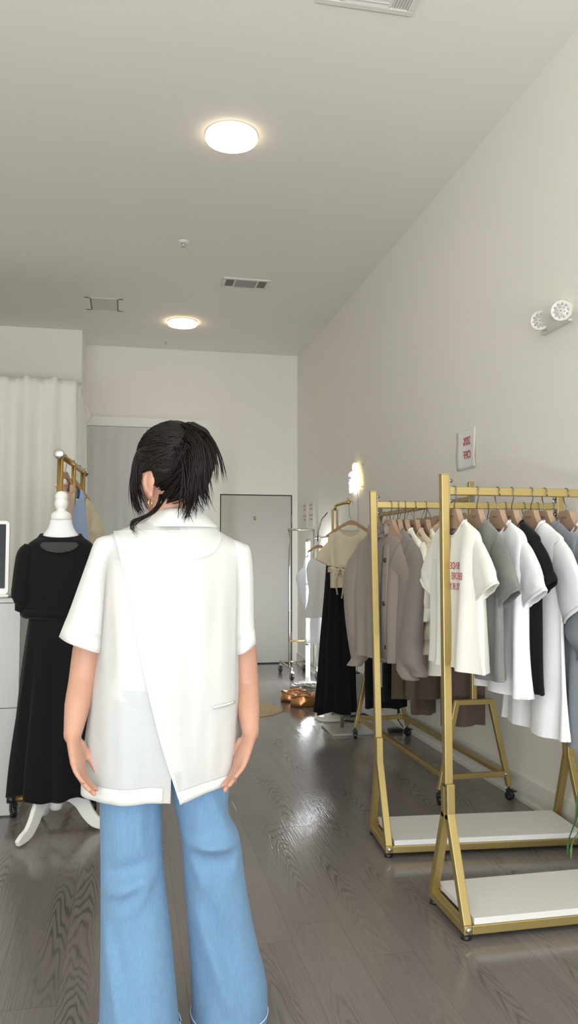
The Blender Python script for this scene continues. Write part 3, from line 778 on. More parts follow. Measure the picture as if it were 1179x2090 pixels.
on2(972, make_garment('t_shirt', 'heather grey tee right behind the printed white tee on the front rack', 'shirt', R2, M['grey_marl'], .66, .195, .20, 'short', .16, seed=2, slw=.088), 'heather grey tee', -.03)
on2(1014, make_garment('t_shirt', 'white tee between the heather grey tee and the black tee', 'shirt', R2, M['white_tee'], .72, .185, .185, 'short', .16, seed=3, flare=.01), 'white tee next to the grey one', .04, -1)
on2(1043, make_garment('t_shirt', 'black tee squeezed between two white tees on the front rack', 'shirt', R2, M['black_knit'], .71, .20, .20, 'short', .12, seed=4), 'black tee', -.03)
on2(1082, make_garment('t_shirt', 'long white tee just past the black tee on the front rack', 'shirt', R2, M['white_tee'], .86, .205, .195, 'short', .22, seed=5, flare=.03), 'long white tee past the black one', .02)
on2(1110, make_garment('sweatshirt', 'blue grey long sweatshirt past the long white tee on the front rack', 'shirt', R2, M['blue_grey'], .88, .21, .225, 'long', seed=6, long_to=.48), 'blue grey sweatshirt', .0, -1)
on2(1154, make_garment('t_shirt', 'pale white tee at the edge of the photo, past the blue grey sweatshirt', 'shirt', R2, M['white_tee'], .70, .20, .20, 'short', .15, seed=8), 'pale tee at the photo edge', .02, -1)

def y1(x): return 3.43+(x-1.105)*(3.355-3.43)/(2.028-1.105)
def on1(px, g, what, rot=0, drop=.108, flip=1, hs=.20, shift=0):
    x = P(px, 1024, 3.42).x
    for _ in range(3): x = P(px, 1024, y1(x)).x
    hang(Vector((x, y1(x), ZB)), ROT+rot-.08, g, 'kraft brown hanger with wire hook carrying the %s' % what, drop, hs, flip=flip)
    if shift: g.location.x -= shift*math.cos(ROT+rot-.08); g.location.y -= shift*math.sin(ROT+rot-.08)
on1(795, make_garment('jacket', 'greige jacket with a dark button and standing collar, first on the second rack', 'jacket', R1, M['mauve'], .70, .205, .235, 'long', seed=11, depth=.038, neck='high', long_to=.655, buttons=3), 'buttoned greige jacket', .30, hs=.20, shift=.08)
on1(811, make_garment('jacket', 'darker greige jacket behind the buttoned greige one', 'jacket', R1, M['mauve2'], .70, .20, .20, 'long', seed=12, depth=.030, long_to=.63, neck='crew'), 'darker greige jacket', .04, hs=.20)
on1(825, make_garment('blouse', 'white long sleeved knit top behind the greige jackets', 'top', R1, M['ivory'], .62, .205, .19, 'long', seed=13, long_to=.40), 'white knit top', .06)
on1(846, make_garment('cardigan', 'cream cardigan with a dark neck edge on the second rack', 'top', R1, M['beige'], .66, .205, .20, 'long', seed=14, long_to=.48, m2=None), 'cream cardigan', .05, flip=-1)
on1(868, make_garment('blouse', 'beige soft blouse next to the second post', 'top', R1, M['ivory'], .74, .20, .20, 'long', seed=15, long_to=.50, neck='v'), 'beige soft blouse', .02)
on1(994, make_garment('t_shirt', 'dark brown tee seen between hangers on the second rack', 'shirt', R1, M['brown'], .62, .19, .18, 'short', .10, seed=16), 'dark brown tee')
on1(1030, make_garment('blouse', 'white blouse half hidden behind the heather grey tee', 'top', R1, M['white_tee'], .60, .19, .18, 'short', .10, seed=17), 'half hidden white blouse')
on1(1068, make_garment('blouse', 'pink beige blouse half hidden behind the black tee', 'top', R1, M['peach'], .60, .19, .18, 'short', .10, seed=18), 'half hidden pink blouse', flip=-1)
on1(1096, make_garment('blouse', 'cream blouse half hidden behind the long white tee', 'top', R1, M['cream_knit'], .60, .19, .18, 'short', .10, seed=19), 'half hidden cream blouse')
on1(1127, make_garment('blouse', 'grey blouse half hidden behind the blue grey sweatshirt', 'top', R1, M['teal_grey'], .60, .19, .18, 'short', .10, seed=20), 'half hidden grey blouse')

X3, Z3 = 1.80, 1.592
def on3(Y, g, what, rot=0, flip=1, drop=.108): hang(Vector((X3, Y, Z3)), rot, g, 'kraft brown hanger on the wall rack carrying the %s' % what, drop=drop, flip=flip); g.scale = (.78, 1, 1)
on3(5.36, make_garment('dress', 'black long dress at the far end of the wall rack', 'dress', R3, M['black_knit'], 1.36, .20, .20, 'strap', .12, seed=31), 'black long dress', .05)
on3(5.22, make_garment('blouse', 'pale teal long blouse behind the greige jackets on the wall rack', 'top', R3, M['teal_grey'], 1.19, .20, .17, 'strap', .12, seed=32), 'pale teal blouse', -.05)
on3(5.08, make_garment('trousers', 'black trousers on the far part of the wall rack', 'trousers', R3, M['black_knit'], 1.26, .19, .15, 'waist', seed=33), 'black trousers', .0)
on3(4.93, make_garment('blouse', 'beige blouse in the middle of the wall rack', 'top', R3, M['beige'], .80, .20, .19, 'short', .12, seed=34), 'beige blouse', .06)
on3(4.78, make_garment('skirt', 'dark olive skirt in the middle of the wall rack', 'skirt', R3, M['olive'], 1.20, .19, .20, 'waist', seed=35), 'dark olive skirt', -.05, -1)
on3(4.64, make_garment('trousers', 'narrow mocha brown trousers hanging below the cream cardigan', 'trousers', R3, M['brown'], 1.27, .18, .10, 'waist', seed=36), 'narrow mocha trousers', .02)
on3(4.50, make_garment('dress', 'mocha brown dress hanging behind the first post of the front rack', 'dress', R3, M['brown'], 1.15, .20, .21, 'short', .12, seed=37), 'mocha brown dress', -.04, -1)
on3(4.36, make_garment('blouse', 'black ruffled top on the wall rack above the white knit top', 'top', R3, M['black_knit'], .70, .20, .19, 'short', .12, seed=38), 'black ruffled top', .03)
on3(4.20, make_garment('blouse', 'pale pink top on the wall rack beside its black ruffled top', 'top', R3, M['peach'], .72, .20, .19, 'short', .12, seed=39), 'pale pink top', .0, -1)
on3(4.06, make_garment('skirt', 'mocha skirt nearest the viewer on the wall rack', 'skirt', R3, M['brown'], 1.22, .19, .16, 'waist', seed=40), 'mocha skirt', .03)

# ------------------------------------------------------------------ display stand with cream wrap top and black skirt
t = thing('display_stand', (1.62, 5.75, 0), 'gold and chrome display stand on a square plate holding the cream wrap top', 'display stand')
DY = 5.78
MB().box((1.46, 5.56, .0), (1.80, 5.90, .016)).build('base_plate', M['plate'], t, bevel=.003, smooth=False)
MB().lathe([(.016, .016), (.016, 1.05)], (1.592, DY, 0), 16).build('lower_pole', M['chrome'], t)
for dx in (-.018, .018): MB().box((1.555+dx-.008, DY+.04, 1.0), (1.555+dx+.008, DY+.056, 1.66)).build('upright', M['gold'], t, bevel=.002, smooth=False)
MB().box((1.53, DY-.015, .98), (1.61, DY+.06, 1.02)).build('clamp', M['gold'], t, bevel=.003, smooth=False)
a0 = P(683, 1031, DY+.048); a1 = P(711, 1025, DY-.10)
arm = MB().tube([(1.555, DY+.048, 1.65), (1.557, DY+.047, a0.z-.01), (1.57, DY+.04, a0.z), Vector(a0).lerp(a1, .5), a1], .011, 12); arm.build('arm', M['gold_round'], t)
MB().ell(a1, (.018, .018, .018), 14).build('end_knob', M['gold_round'], t)
MB().tube([a1+Vector((0, .01, .012)), a1+Vector((0, .01, .034))], .005, 8).build('end_pin', M['gold_round'], t)
MB().tube([P(668, 1046, 5.95), P(656, 1060, 5.95), P(649, 1085, 5.95), P(648, 1105, 5.95)], .005, 8).build('wire_loop', M['dark_metal'], t)
hk = Vector((1.648, DY-.06, 1.685))
hg = make_hanger('pale wooden hanger with rounded arms carrying the cream wrap top', 'wood', .20, .175, 'wooden hangers', -1, .018)
hang_place(hg, Vector((1.650, DY-.07, a1.z-.008)), .02)
g = make_garment('wrap_top', 'cream knit wrap top with a tied waist on the wooden hanger', 'top', 'garments on the display stand', M['cream_knit'], .655, .165, .150, 'short', .13, drop=.215, seed=51, depth=.05, neck='crew', slw=.062)
sash = MB()
for dz in (-.50, -.525, -.545):
    sash.tube([(.165*math.cos(a), -.062*math.sin(a)-.004*math.sin(3*a), dz-.03*math.cos(a)*.6+.004*math.sin(a*5)) for a in [2*PI*k/32 for k in range(33)]], .011, 6, False, flat=.6)
for s in (-1, 1): sash.tube([(-.095, -.066, -.50), (-.095+s*.02, -.078, -.53), (-.10+s*.035, -.075, -.60), (-.10+s*.016, -.07, -.70 if s < 0 else -.73)], [.009, .008, .007, .006], 6)
sash.tube([(-.095, -.07, -.505), (-.06, -.085, -.53), (-.03, -.085, -.57), (-.06, -.085, -.59), (-.09, -.075, -.53)], .006, 6)
sash.build('waist_sash', M['beige'], g)
hang_place(g, Vector((1.636, DY-.07, a1.z+.01)), .02)
sk = thing('skirt', (1.575, DY-.04, 0), 'black maxi skirt under the cream wrap top on the display stand', 'skirt', 'garments on the display stand')
rings = []
tab = [(.14, .150, .075), (.35, .136, .07), (.7, .125, .062), (1.0, .112, .058), (1.26, .105, .055)]
for i in range(30):
    z = lerp(.135, 1.26, i/29); w, d = sinterp(tab, z); ring = []
    for k in range(72):
        a = 2*PI*k/72; f = (1-(z-.135)/1.2)*.018*math.sin(a*11+z*2)+.004*math.sin(a*5)
        cxx = lerp(1.535, 1.575, (z-.135)/1.1)
        ring.append(Vector((cxx+(w+f)*math.cos(a), DY-.03+(d+f)*math.sin(a), z-.012*(1 if i == 0 else 0)*math.sin(a*4))))
    rings.append(ring)
MB().loft(rings, True).build('skirt_panel', M['black_knit'], sk, solid=.002)
MB().loft([[v+Vector((0, 0, dz)) for v in rings[-1]] for dz in (0, .04)], True).build('waistband', M['black_knit'], sk, solid=.003)

# ------------------------------------------------------------------ chrome rack and light tube at the back
t = thing('chrome_rack', (1.80, 8.45, 0), 'thin chrome rolling rack in the far corner before the grey door', 'clothes rack')
xa, xb = 1.705, 1.98
for x in (xa, xb):
    r = MB().tube([(x, 8.16, .125), (x, 8.82, .125)], .012, 10).build('base_rail', M['chrome'], t)
    for y in (8.17, 8.81): caster(x, y, r, r=.042, ang=.2, color='chrome')
    MB().tube([(x, 8.30, .125), (x, 8.30, 1.60)], .012, 10).build('upright', M['chrome'], t)
    MB().tube([(x, 8.30, .70), (x, 8.30, .75)], .015, 10).build('sleeve_joint', M['chrome'], t)
MB().tube([(xa-.02, 8.30, 1.60), (xb, 8.30, 1.60)], .012, 10).build('top_bar', M['chrome'], t)
MB().tube([(xa, 8.30, .40), (xb, 8.30, .405)], .010, 10).build('lower_bar', M['gold_round'], t)
MB().tube([(xa, 8.75, .125), (xb, 8.75, .125)], .010, 10).build('base_tie', M['chrome'], t)
tt = thing('tube_lamp', (1.835, 7.97, 0), 'bright white upright tube lamp standing on the floor by the chrome rack', 'lamp')
MB().tube([(1.832, 7.97, .07), (1.836, 7.97, 1.46)], .021, 16).build('glowing_tube', M['tube_on'], tt)
MB().lathe([(.11, 0), (.11, .012), (.03, .02), (.024, .07)], (1.832, 7.97, 0), 28).build('base', M['white_gloss'], tt)
MB().lathe([(.023, 0), (.024, .03), (.01, .034)], (1.836, 7.97, 1.455), 16).build('cap', M['chrome'], tt)
for z in (.40, 1.02): MB().tube([(1.834, 7.97, z-.012), (1.834, 7.97, z+.012)], .0235, 14).build('clip', M['chrome'], tt)
wr = 'garments by the tube lamp'
g = make_garment('blouse', 'white long shirt hanging in front of the tube lamp', 'top', wr, M['white_tee'], .60, .16, .13, 'long', seed=61, long_to=.40, hs=.14) if 0 else \
    make_garment('shirt', 'white flared sleeveless shirt hanging beside the glowing tube lamp', 'top', wr, M['white_tee'], .80, .12, .15, 'strap', seed=61, flare=.07); g.scale = (.72, 1, 1)
hang_place(g, Vector((1.885, 7.70, 1.50)), .15)
hg = make_hanger('pale wooden hanger carrying the white shirt by the tube lamp', 'wood', .14, .125, 'wooden hangers', 1, .018); hang_place(hg, Vector((1.885, 7.70, 1.50)), .15)
g = make_garment('slip', 'sheer white slip below the white shirt by the tube lamp', 'top', wr, M['sheer_white'], .98, .10, .09, 'strap', seed=62, depth=.025); hang_place(g, Vector((1.86, 7.84, 1.40)), .1)
wb = thing('wall_hook_rail', (WX, 7.70, 1.50), 'thin metal hanging arm on the wall above the white shirt', 'rail')
MB().tube([(WX, 7.70, 1.508), (1.84, 7.70, 1.498)], .008, 8).build('arm', M['chrome'], wb)
MB().lathe([(.02, -.006), (.02, 0)], (WX, 7.70, 1.508), 14, 'x').build('plate', M['chrome'], wb)

# metallic bags on the floor
def crumple_bag(name, loc, rx, ry, h, m, label, cat, seed, group):
    t = thing(name, loc, label, cat, group); rings = []
    for i in range(15):
        v = i/14; r = [.55, .9, 1.0, 1.03, 1.02, 1.0, .97, .95, .94, .9, .86, .8, .62, .4, .1][i]
        z = h*[0, .0, .08, .2, .35, .5, .65, .78, .88, .95, 1.0, .97, .90, .84, .82][i]
        rings.append([Vector((loc[0]+rx*r*math.cos(a)*(1+.10*nz(math.cos(a)*2+seed, math.sin(a)*2, v*3)), loc[1]+ry*r*math.sin(a)*(1+.10*nz(math.cos(a)*2, math.sin(a)*2+seed, v*3)), loc[2]+max(.001, z+(.10*h*nz(math.cos(a)*3+seed, math.sin(a)*3, v*2) if i > 2 else 0)))) for a in [2*PI*k/40 for k in range(40)]])
    MB().loft(rings, True, True, True).build('pouch', m, t)
    MB().tube([(loc[0]+rx*.96*math.cos(a), loc[1]+ry*.96*math.sin(a), loc[2]+h*.9+.012*math.sin(a*3+seed)) for a in [2*PI*k/32 for k in range(33)]], .008, 6, False).build('rolled_rim', m, t)
    MB().tube([(loc[0]-rx*.5, loc[1], loc[2]+h*.9), (loc[0]-rx*.2, loc[1]-ry*.3, loc[2]+h*1.1), (loc[0]+rx*.3, loc[1]-ry*.2, loc[2]+h*1.12), (loc[0]+rx*.55, loc[1], loc[2]+h*.9)], .006, 6).build('handle', m, t)
    return t
gb = 'metallic pouches on the floor'
crumple_bag('handbag', (1.515, 6.78, 0), .11, .10, .10, M['copper'], 'crinkled copper handbag on the floor beside the black maxi skirt', 'bag', 1, gb)
crumple_bag('handbag', (1.49, 7.03, 0), .12, .09, .09, M['copper'], 'second copper handbag, just behind the front crinkled one', 'bag', 4, gb)
crumple_bag('handbag', (1.63, 7.28, 0), .13, .08, .10, M['silver'], 'silver pouch on the floor behind the copper handbags', 'bag', 7, gb)

t = thing('floor_lamp', (1.60, 6.16, 0), 'white round based lamp stand on the floor behind the black skirt', 'lamp')
MB().lathe([(.117, 0), (.117, .006), (.105, .016), (.03, .022), (.016, .03)], (1.60, 6.16, 0), 40).build('base', M['white_gloss'], t)
MB().lathe([(.03, .02), (.034, .05), (.034, .40), (.024, .42), (.012, .43), (.012, .9)], (1.585, 6.18, 0), 24).build('stem', M['white_gloss'], t)
t = thing('storage_bin', (1.80, 6.35, 0), 'white bin with a dark handle against the wall behind the black skirt', 'bin')
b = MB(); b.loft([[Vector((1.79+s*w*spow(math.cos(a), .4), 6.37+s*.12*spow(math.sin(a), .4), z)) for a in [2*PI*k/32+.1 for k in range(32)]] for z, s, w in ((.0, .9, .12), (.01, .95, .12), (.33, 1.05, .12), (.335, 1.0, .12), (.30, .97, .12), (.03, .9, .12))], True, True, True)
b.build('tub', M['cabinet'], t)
MB().tube([(1.76, 6.238, .25), (1.77, 6.225, .25), (1.82, 6.225, .25), (1.83, 6.238, .25)], .008, 8).build('handle', M['black_plastic'], t)
MB().box((1.70, 6.27, .335), (1.88, 6.47, .345)).build('lid', M['black_plastic'], t, bevel=.003, smooth=False)
t = thing('power_adapter', (1.83, 5.25, 0), 'black power adapter and cord on the floor under the wall rack', 'adapter')
ad = PZ(806, 1494, 0)
MB().box((ad.x-.05, ad.y-.03, 0), (ad.x+.05, ad.y+.03, .028)).build('adapter_block', M['black_plastic'], t, bevel=.006, smooth=False)
MB().tube([(ad.x+.05, ad.y, .012), (ad.x+.11, ad.y+.02, .006), (ad.x+.10, ad.y+.10, .01), P(812, 1470, 5.55), P(811, 1440, 5.62), P(822, 1405, 5.66), P(824, 1380, 5.68)], .004, 6).build('cord', M['cable'], t)
MB().tube([P(814, 1455, 5.595), P(811, 1440, 5.62), P(818, 1420, 5.65)], .009, 8).build('inline_switch', M['cable'], t)
cc = [PZ(700, 1470, .004), PZ(722, 1472, .004), PZ(748, 1466, .004), PZ(752, 1460, .004), PZ(742, 1456, .004), PZ(715, 1462, .004)]
o = MB().tube(cc, .004, 6).build('floor_cable', M['cable']); tag(o, 'loose black cable loop on the floor near the square chrome plate', 'cable')
# ------------------------------------------------------------------ gold tube rack at the left with summer tops
n0 = P(121, 927, 4.15); n1 = P(172, 970, 5.0); n1.z = n0.z
bd = (n1-n0).normalized()
t = thing('tube_rack', (n0.x, n0.y, 0), 'round tube gold rack behind the black dressed form by the white curtain', 'clothes rack')
MB().tube([n0, n1], .016, 14).build('hanging_bar', M['gold_round'], t)
for p, s in ((n0, -1), (n1, 1)): MB().tube([p+bd*s*-.004, p+bd*s*.012, p+bd*s*.016], [.026, .026, .022], 20).build('end_cap', M['chrome'], t)
sd = Vector((bd.y, -bd.x, 0))
for f in (.04, .50, .93):
    p = n0.lerp(n1, f)
    if f != .50:
        MB().tube([(p.x, p.y, .36), (p.x, p.y, p.z)], .016, 12).build('post', M['gold_round'], t)
        for s in (-1, 1):
            q = Vector((p.x, p.y, .09))+Vector((1, 0, 0))*s*.19-bd*(.03 if f < .1 else 0)
            MB().tube([(p.x, p.y, .37), (q.x+.02*-s, q.y, .10)], .014, 12).build('leg', M['gold_round'], t)
            fo = MB().tube([(q.x-s*.01, q.y, .088), (q.x+s*.03, q.y, .088)], .019, 12).build('foot_cap', M['black_plastic'], t)
            caster(q.x, q.y, fo, r=.033, ang=.4)
        q = Vector((p.x, p.y, .09))-bd*(.03 if f < .1 else 0)
        MB().tube([(q.x-.19, q.y, .088), (q.x+.19, q.y, .088)], .015, 12).build('base_bar', M['gold_round'], t)
    else:
        MB().tube([(p.x+.005, p.y, 1.42), (p.x+.005, p.y, p.z)], .013, 12).build('drop_bar', M['gold_round'], t)
pa, pb = n0.lerp(n1, .02), n0.lerp(n1, .93)
MB().tube([(pa.x+.03, pa.y, .10), (pb.x+.03, pb.y, .10)], .012, 10).build('base_spine', M['gold_round'], t)
RL = 'garments on the round tube rack'
def onl(f, g, what, rot, drop=.20, hs=.18):
    p = n0.lerp(n1, f); hk = Vector((p.x, p.y, p.z+.002))
    hg = make_hanger('pale wooden hanger carrying the %s' % what, 'wood', hs, drop, 'wooden hangers', 1, .020)
    hang_place(hg, hk, rot); hang_place(g, hk, rot)
onl(.22, make_garment('blouse', 'peach top hanging nearest on the round tube rack', 'top', RL, M['peach'], .70, .11, .10, 'none', .02, drop=.12, seed=71, neck='v'), 'peach top', 1.35, .12, .11)
onl(.52, make_garment('shirt', 'pale blue open collar shirt on the round tube rack', 'shirt', RL, M['pale_blue'], .80, .155, .17, 'none', .04, drop=.13, seed=72, neck='v', depth=.045), 'pale blue shirt', 1.2, .13, .15)
onl(.78, make_garment('cardigan', 'cream knit cardigan at the far end of the round tube rack', 'top', RL, M['cream_knit'], .80, .18, .18, 'long', .12, drop=.16, seed=73, neck='v'), 'cream knit cardigan', 1.15, .16)

# ------------------------------------------------------------------ dress form
mx, my = -.318, 3.92
t = thing('dress_form', (mx, my, 0), 'white dress form on a curved wooden tripod wearing a black outfit', 'mannequin')
w = M['white_gloss']
zz = lambda py: P(122, py, my).z
MB().lathe([(.002, zz(1002)), (.020, zz(1004)), (.0285, zz(1009)), (.031, zz(1014)), (.030, zz(1018)), (.027, zz(1020)), (.031, zz(1023)), (.0325, zz(1029)), (.029, zz(1035)), (.022, zz(1039)), (.021, zz(1042)), (.036, zz(1045)), (.046, zz(1049)), (.048, zz(1054)), (.048, zz(1059)), (.046, zz(1061))], (mx, my, 0), 36).build('finial', w, t)
MB().lathe([(.048, zz(1060)), (.050, zz(1062)), (.053, zz(1069)), (.058, zz(1076)), (.067, zz(1083)), (.080, zz(1090)), (.087, zz(1095)), (.088, zz(1099)), (.09, 1.35), (.115, 1.30), (.13, 1.2), (.11, 1.0), (.11, .85), (.10, .74)], (mx, my, 0), 36).xform(Matrix.Translation((mx, my, 0)) @ Matrix.Diagonal((1.0, .72, 1, 1)) @ Matrix.Translation((-mx, -my, 0))).build('torso', M['white_tee'], t)
MB().lathe([(.017, .74), (.017, .26), (.030, .25), (.034, .235), (.034, .12), (.028, .10), (.018, .095)], (mx, my, 0), 24).build('stand_pole', w, t)
for an in (235, 347, 112):
    a = math.radians(an); lg = []
    cv = [(.028, .185), (.075, .175), (.12, .135), (.15, .085), (.185, .045), (.225, .030), (.255, .018)]
    th = [.045, .043, .036, .031, .027, .022, .012]; rings = []
    tab = [(i/6, c[0], c[1], h) for i, (c, h) in enumerate(zip(cv, th))]
    for i in range(19):
        u = i/18; r, z, h = sinterp(tab, u); r2, z2, _ = sinterp(tab, min(1, u+.03)); r1, z1, _ = sinterp(tab, max(0, u-.03))
        dx, dz = r2-r1, z2-z1; L = math.hypot(dx, dz); nx, nz_ = -dz/L, dx/L; ring = []
        for sx, sh in ((-1, -1), (1, -1), (1, 1), (-1, 1)):
            rr, zq = r+nx*h*sh, max(.001, z+nz_*h*sh)
            ring.append(Vector((mx+rr*math.cos(a)-sx*.011*math.sin(a), my+rr*math.sin(a)+sx*.011*math.cos(a), zq)))
        rings.append(ring)
    MB().loft(rings, True, True, True).build('tripod_leg', w, t, bevel=.004, smooth=False)
outfit = 'black outfit on the dress form'
top = thing('blouse', (mx, my, 1.2), 'black blouse with a sheer neckline and gathered sleeves on the white dress form', 'top', outfit)
def fx(px, py): return P(px, py, my).x
rings = []
tab = [(1.36, .098, .085), (1.345, .118, .088), (1.33, .142, .092), (1.31, .155, .09), (1.24, .165, .105), (1.15, .165, .11), (1.07, .162, .108), (1.03, .168, .112), (1.008, .172, .115)]
tab = [(-a[0],)+a[1:] for a in tab]
off = 1.385-1.36
for i in range(34):
    z = lerp(1.36, 1.008, i/33); w_, d_ = sinterp(tab, -z); ring = []
    for k in range(64):
        a = 2*PI*k/64; f = 1+.025*math.sin(a*9+z*12)*(1.36-z)/.35+.02*nz(a*2, z*8)*(1.36-z)/.35
        dip = (.02 if math.sin(a) < 0 else 0)*max(0, 1-i/4)*abs(math.sin(a))
        ring.append(Vector((mx+w_*f*math.cos(a), my+d_*f*math.sin(a), z+off*(1-i/33)-dip)))
    rings.append(ring)
MB().loft(rings, True).build('bodice', M['black_knit'], top, solid=.003)
hm = [[v.lerp(Vector((mx, my, v.z)), s)+Vector((0, 0, dz)) for v in rings[-1]] for dz, s in ((.03, -.02), (.015, -.04), (0, -.03), (-.012, .05))]
MB().loft(hm, True).build('gathered_hem', M['black_knit'], top, solid=.002)
col = [[Vector((mx+r*math.cos(a), my+.8*r*math.sin(a), z-(.022*max(0, -math.sin(a))))) for a in [2*PI*k/48 for k in range(48)]] for r, z in ((.088, 1.394), (.094, 1.397), (.106, 1.380), (.104, 1.374))]
MB().loft(col, True).build('neck_band', M['black_knit'], top, solid=.002)
yk = []
for j in range(8):
    v = j/7; z = 1.366-.05*v; ww = .090*math.sqrt(max(.02, 1-(v)**2.2))
    w_, d_ = sinterp(tab, -(z-.014)); row = []
    for k in range(15):
        x = lerp(-ww, ww, k/14); u = min(.97, abs(x)/w_)
        row.append(Vector((mx+x, my-d_*math.sqrt(1-u*u)*1.06-.010-.004*v, z-.012)))
    yk.append(row)
MB().loft(yk, False).build('sheer_yoke', mat('sheer_charcoal_mesh', (.045, .043, .042, 1), .9, bump=.3, scale=900), top)
for s in (-1, 1):
    pts = [(s*.125, 0, 1.335, .038), (s*.145, -.005, 1.30, .047), (s*.158, -.01, 1.24, .048), (s*.166, -.015, 1.16, .047), (s*.172, -.02, 1.09, .046), (s*.172, -.02, 1.055, .030)]
    tb = [(i/5,)+p for i, p in enumerate(pts)]; rg = []
    for i in range(26):
        u = i/25; x, y, z, r = sinterp(tb, u)
        r *= 1+(.05*math.sin(u*55)*max(0, u-.6)/.4)
        rg.append([Vector((mx+x+r*math.cos(a)*(1+.08*nz(a*2, u*6, s)), my+y+r*1.25*math.sin(a), z+r*.35*math.cos(a)*s)) for a in [2*PI*k/28 for k in range(28)]])
    so = MB().loft(rg, True).build('sleeve', M['black_knit'], top, solid=.002)
    MB().loft([[v+Vector((0, 0, dz)) for v in rg[-1]] for dz in (.005, -.03)], True).build('cuff', M['black_knit'], so, solid=.003)
sk = thing('skirt', (mx, my, .6), 'black long flared skirt on the white dress form', 'skirt', outfit)
rings = []
tab = [(.175, .212, .155), (.4, .195, .145), (.7, .168, .13), (.9, .15, .12), (1.02, .135, .105)]
for i in range(36):
    z = lerp(.175, 1.02, i/35); w_, d_ = sinterp(tab, z); ring = []
    for k in range(96):
        a = 2*PI*k/96; v = 1-(z-.175)/.85
        f = .022*v*math.sin(a*9+.6*math.sin(z*5)+.8)+.008*v*math.sin(a*17+1)
        ring.append(Vector((mx+(w_+f)*math.cos(a), my+(d_+f)*math.sin(a), z+(.012*math.sin(a*5+1)-.01*math.cos(a) if i == 0 else 0))))
    rings.append(ring)
MB().loft(rings, True).build('skirt_panel', M['black_knit'], sk, solid=.003)
MB().loft([[v.lerp(Vector((mx, my, v.z)), -.02)+Vector((0, 0, dz)) for v in rings[-1]] for dz in (0, -.03)], True).build('waistband', M['black_knit'], sk, solid=.002)

# ------------------------------------------------------------------ counter cabinet and till screen
t = thing('counter_cabinet', (-.95, 4.42, 0), 'white cabinet with two flat fronts at the left edge of the photo', 'cabinet')
cx0, cx1, cy0, cy1 = -1.35, -.527, 4.17, 4.62
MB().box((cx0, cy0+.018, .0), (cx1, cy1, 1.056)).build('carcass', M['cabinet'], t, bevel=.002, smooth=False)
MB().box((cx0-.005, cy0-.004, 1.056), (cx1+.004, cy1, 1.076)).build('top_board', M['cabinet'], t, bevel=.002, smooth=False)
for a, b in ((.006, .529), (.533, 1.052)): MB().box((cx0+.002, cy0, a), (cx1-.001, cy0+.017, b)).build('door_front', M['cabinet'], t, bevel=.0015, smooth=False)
t = thing('till_screen', (-.80, 4.30, 1.076), 'till screen with white rim and dark glass on the white cabinet', 'screen')
x1_ = P(20, 1100, 4.28).x; x0_ = x1_-.30; z0_ = 1.092; z1_ = P(10, 1063, 4.28).z
def rrect(x0, x1, z0, z1, r, n=6):
    pl = []
    for cx, cz, a0 in ((x1-r, z1-r, 0), (x0+r, z1-r, PI/2), (x0+r, z0+r, PI), (x1-r, z0+r, 1.5*PI)):
        for i in range(n+1): pl.append((cx+r*math.cos(a0+PI/2*i/n), cz+r*math.sin(a0+PI/2*i/n)))
    return pl
MB().prism(rrect(x0_, x1_, z0_, z1_, .022), 'y', 4.27, 4.295).build('white_bezel', M['white_gloss'], t, bevel=.003, smooth=False)
MB().prism(rrect(x0_+.020, x1_-.018, z0_+.032, z1_-.018, .004), 'y', 4.2685, 4.272).build('dark_glass', M['screen'], t, smooth=False)
MB().prism(rrect(x0_+.0, x1_+.002, 1.077, 1.094, .008), 'y', 4.262, 4.40).build('base', M['white_gloss'], t, bevel=.003, smooth=False)
MB().box((x0_+.08, 4.295, 1.09), (x1_-.08, 4.33, 1.30)).build('stand', M['white_gloss'], t, bevel=.004, smooth=False)
MB().lathe([(.006, 0), (.008, .004), (.006, .010), (.002, .011)], (x1_+.016, 4.30, 1.076), 12).build('foot', M['black_plastic'], t)

# ------------------------------------------------------------------ plant at the right edge
px_, py_ = 1.872, 2.745
t = thing('spider_plant', (px_, py_, .072), 'green drooping leaves of a potted plant at the right edge over the front shelf', 'plant')
MB().lathe([(.055, .072), (.06, .076), (.078, .19), (.083, .19), (.083, .215), (.075, .215), (.072, .195), (.03, .19)], (px_, py_, 0), 32).build('pot', M['pot'], t)
MB().lathe([(.001, .198), (.04, .200), (.072, .197)], (px_, py_, 0), 24).build('soil', M['soil'], t)
def leaf(pts, w, m):
    pts = [Vector(p) for p in pts]; tab = [(i/(len(pts)-1), p.x, p.y, p.z) for i, p in enumerate(pts)]; rows = []
    for i in range(15):
        u = i/14; p = Vector(sinterp(tab, u)); q = Vector(sinterp(tab, min(1, u+.04)))-Vector(sinterp(tab, max(0, u-.04)))
        sdv = q.cross(Vector((0, 0, 1)));  sdv = sdv.normalized() if sdv.length > 1e-5 else Vector((1, 0, 0))
        upv = sdv.cross(q).normalized(); ww = w*(math.sin(PI*min(1, .12+.88*u))**.7+.08)
        rows.append([p+sdv*ww*s+upv*(.25*w*abs(s)) for s in (-1, -.5, 0, .5, 1)])
    return MB().loft(rows, False).build('leaf', m, t, solid=.0015)
tipA, tipB, tipC = P(1158, 1752, 2.93), P(1174, 1745, 2.95), P(1168, 1700, 2.9)
base = Vector((px_, py_, .20))
leaf([base, P(1195, 1600, 2.86), P(1176, 1672, 2.90), P(1162, 1712, 2.92), tipA], .011, M['leaf'])
leaf([base, P(1205, 1610, 2.86), P(1184, 1690, 2.92), P(1168, 1722, 2.94), tipB+Vector((-.02, 0, -.02))], .010, M['leaf_pale'])
leaf([base, P(1210, 1620, 2.84), P(1190, 1680, 2.86), tipC+Vector((.02, 0, -.04))], .010, M['leaf'])
